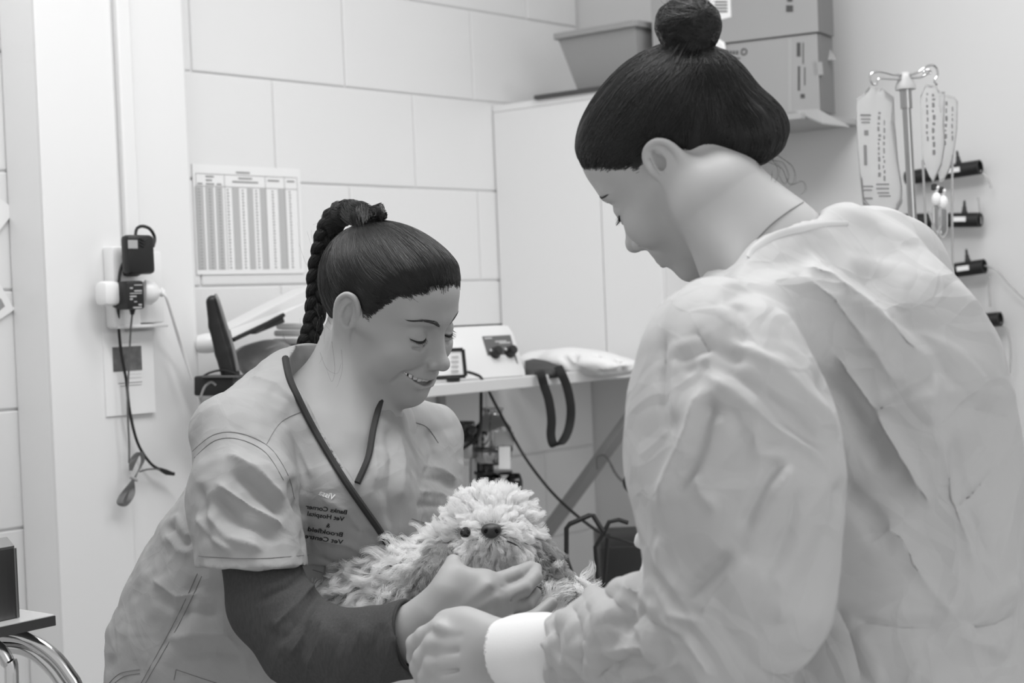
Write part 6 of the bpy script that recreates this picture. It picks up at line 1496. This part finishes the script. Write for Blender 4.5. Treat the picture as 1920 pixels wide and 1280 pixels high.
def fur(name, V, Q, n, length, seed, comb_fn, m, curl=.35, mask=None, r0=.00023, clump=.62):
    r = np.random.default_rng(seed); q = Q
    A = V[q]; area = np.linalg.norm(np.cross(A[:, 2] - A[:, 0], A[:, 3] - A[:, 1]), axis=1) * .5
    N = vnormals(V, Q); cen = A.mean(1); nf = N[q].mean(1); nf /= np.linalg.norm(nf, axis=1, keepdims=True)
    wgt = area * (1 if mask is None else mask(cen, nf)); idx = r.choice(len(q), n, p=wgt / wgt.sum())
    a, b = r.random(n)[:, None], r.random(n)[:, None]
    p = (1 - a) * (1 - b) * A[idx, 0] + a * (1 - b) * A[idx, 1] + a * b * A[idx, 2] + (1 - a) * b * A[idx, 3]; nn = nf[idx]
    # guides give locks: neighbours share direction and curl phase
    G = max(60, n // 42); gi = r.choice(n, G, replace=False); gp = p[gi]
    near = np.empty(n, int)
    for s in range(0, n, 4000):
        near[s:s + 4000] = ((p[s:s + 4000, None] - gp[None]) ** 2).sum(2).argmin(1)
    def growth(pp, nv, rs):
        d = comb_fn(pp, nv); d = d + rs * .35; d /= np.linalg.norm(d, axis=1, keepdims=True); return d
    L = length(p) if callable(length) else np.full(n, length)
    t = np.linspace(0, 1, k)
    dg = growth(gp, nn[gi], r.standard_normal((G, 3)))
    d = .75 * dg[near] + .25 * growth(p, nn, r.standard_normal((n, 3))); d /= np.linalg.norm(d, axis=1, keepdims=True)
    s1 = np.cross(d, nn + 1e-6); s1 /= np.linalg.norm(s1, axis=1, keepdims=True) + 1e-9; s2 = np.cross(d, s1)
    ph = (r.random(G) * 6.28)[near] + r.normal(0, .3, n); fq = (r.uniform(3.5, 7.5, G))[near]; sg = np.sign(r.standard_normal(G))[near]
    LL = (L * r.uniform(.7, 1.15, n))
    lift = np.exp(-3.5 * t)[None, :, None] * .4
    X = p[:, None] + LL[:, None, None] * (t[None, :, None] * d[:, None] * .85 + (1 - np.exp(-3 * t))[None, :, None] * .22 * nn[:, None])
    an = ph[:, None] + sg[:, None] * fq[:, None] * t[None]
    am = curl * LL[:, None] * .28 * t[None] ** .7
    X = X + (am * np.cos(an))[..., None] * s1[:, None] + (am * np.sin(an))[..., None] * s2[:, None]
    Xg = X[gi][near]; off = gp[near] - p
    w = (clump * t ** 1.2)[None, :, None]
    X = X * (1 - w) + (Xg) * w + (p - gp[near])[:, None] * .25 * w
    return strands(name, X, r0, r0 * .35, m, DG)
hc_ = P(921, 1000, 2.02)
def comb_head(p, n):
    u, v, d = proj(p)
    o = p - P(921, 996, 1.95); o = o - np.outer(o @ CF, CF) * .6
    o /= np.linalg.norm(o, axis=1, keepdims=True) + 1e-9
    dn = np.where(v > 1012, .9, .0)[:, None] * -CU
    up = np.where(v < 985, .35, .0)[:, None] * CU
    return n * .55 + o * .7 + dn + up
def head_mask(c, n):
    u, v, d = proj(c); m = (np.hypot((u - 921) / 105, (v - 1000) / 95) < 1) & ((n @ CF) < .55)
    m &= np.hypot((u - 921) / 19, (v - 994) / 15) > 1
    m &= np.hypot((u - 874) / 15, (v - 1000) / 13) > 1
    return m * 1.0
def head_len(p):
    u, v, d = proj(p); r = np.hypot((u - 921) / 60, (v - 998) / 45)
    return np.clip(.008 + .012 * r, .008, .022) + np.where(v > 1030, .008, 0)
fur('head_fur', VD, QD, 20000, head_len, 31, comb_head, M_FUR, .5, head_mask)
def comb_body(p, n):
    s = vnoise(p * 22 + 4)[:, None]; s2_ = vnoise(p * 22 + 40)[:, None]
    return n * .5 - CR * .35 - CU * .75 + CR * .6 * s + CU * .5 * s2_
def body_mask(c, n):
    u, v, d = proj(c); return ((np.hypot((u - 921) / 90, (v - 1000) / 85) >= 1) & ((n @ CF) < .6)) * 1.0
fur('body_fur', VD, QD, 34000, .030, 32, comb_body, M_FUR, .62, body_mask)
def comb_ear(p, n): return n * .3 - CU * 1.1 - CR * .15 + CR * .4 * vnoise(p * 30)[:, None]
fur('ear_fur', E1[0], E1[1], 8000, .028, 33, comb_ear, M_FURD, .55)
fur('ear_fur', E2[0], E2[1], 5000, .022, 34, lambda p, n: n * .4 - CU * .8 + CR * .5, M_FURD, .5)
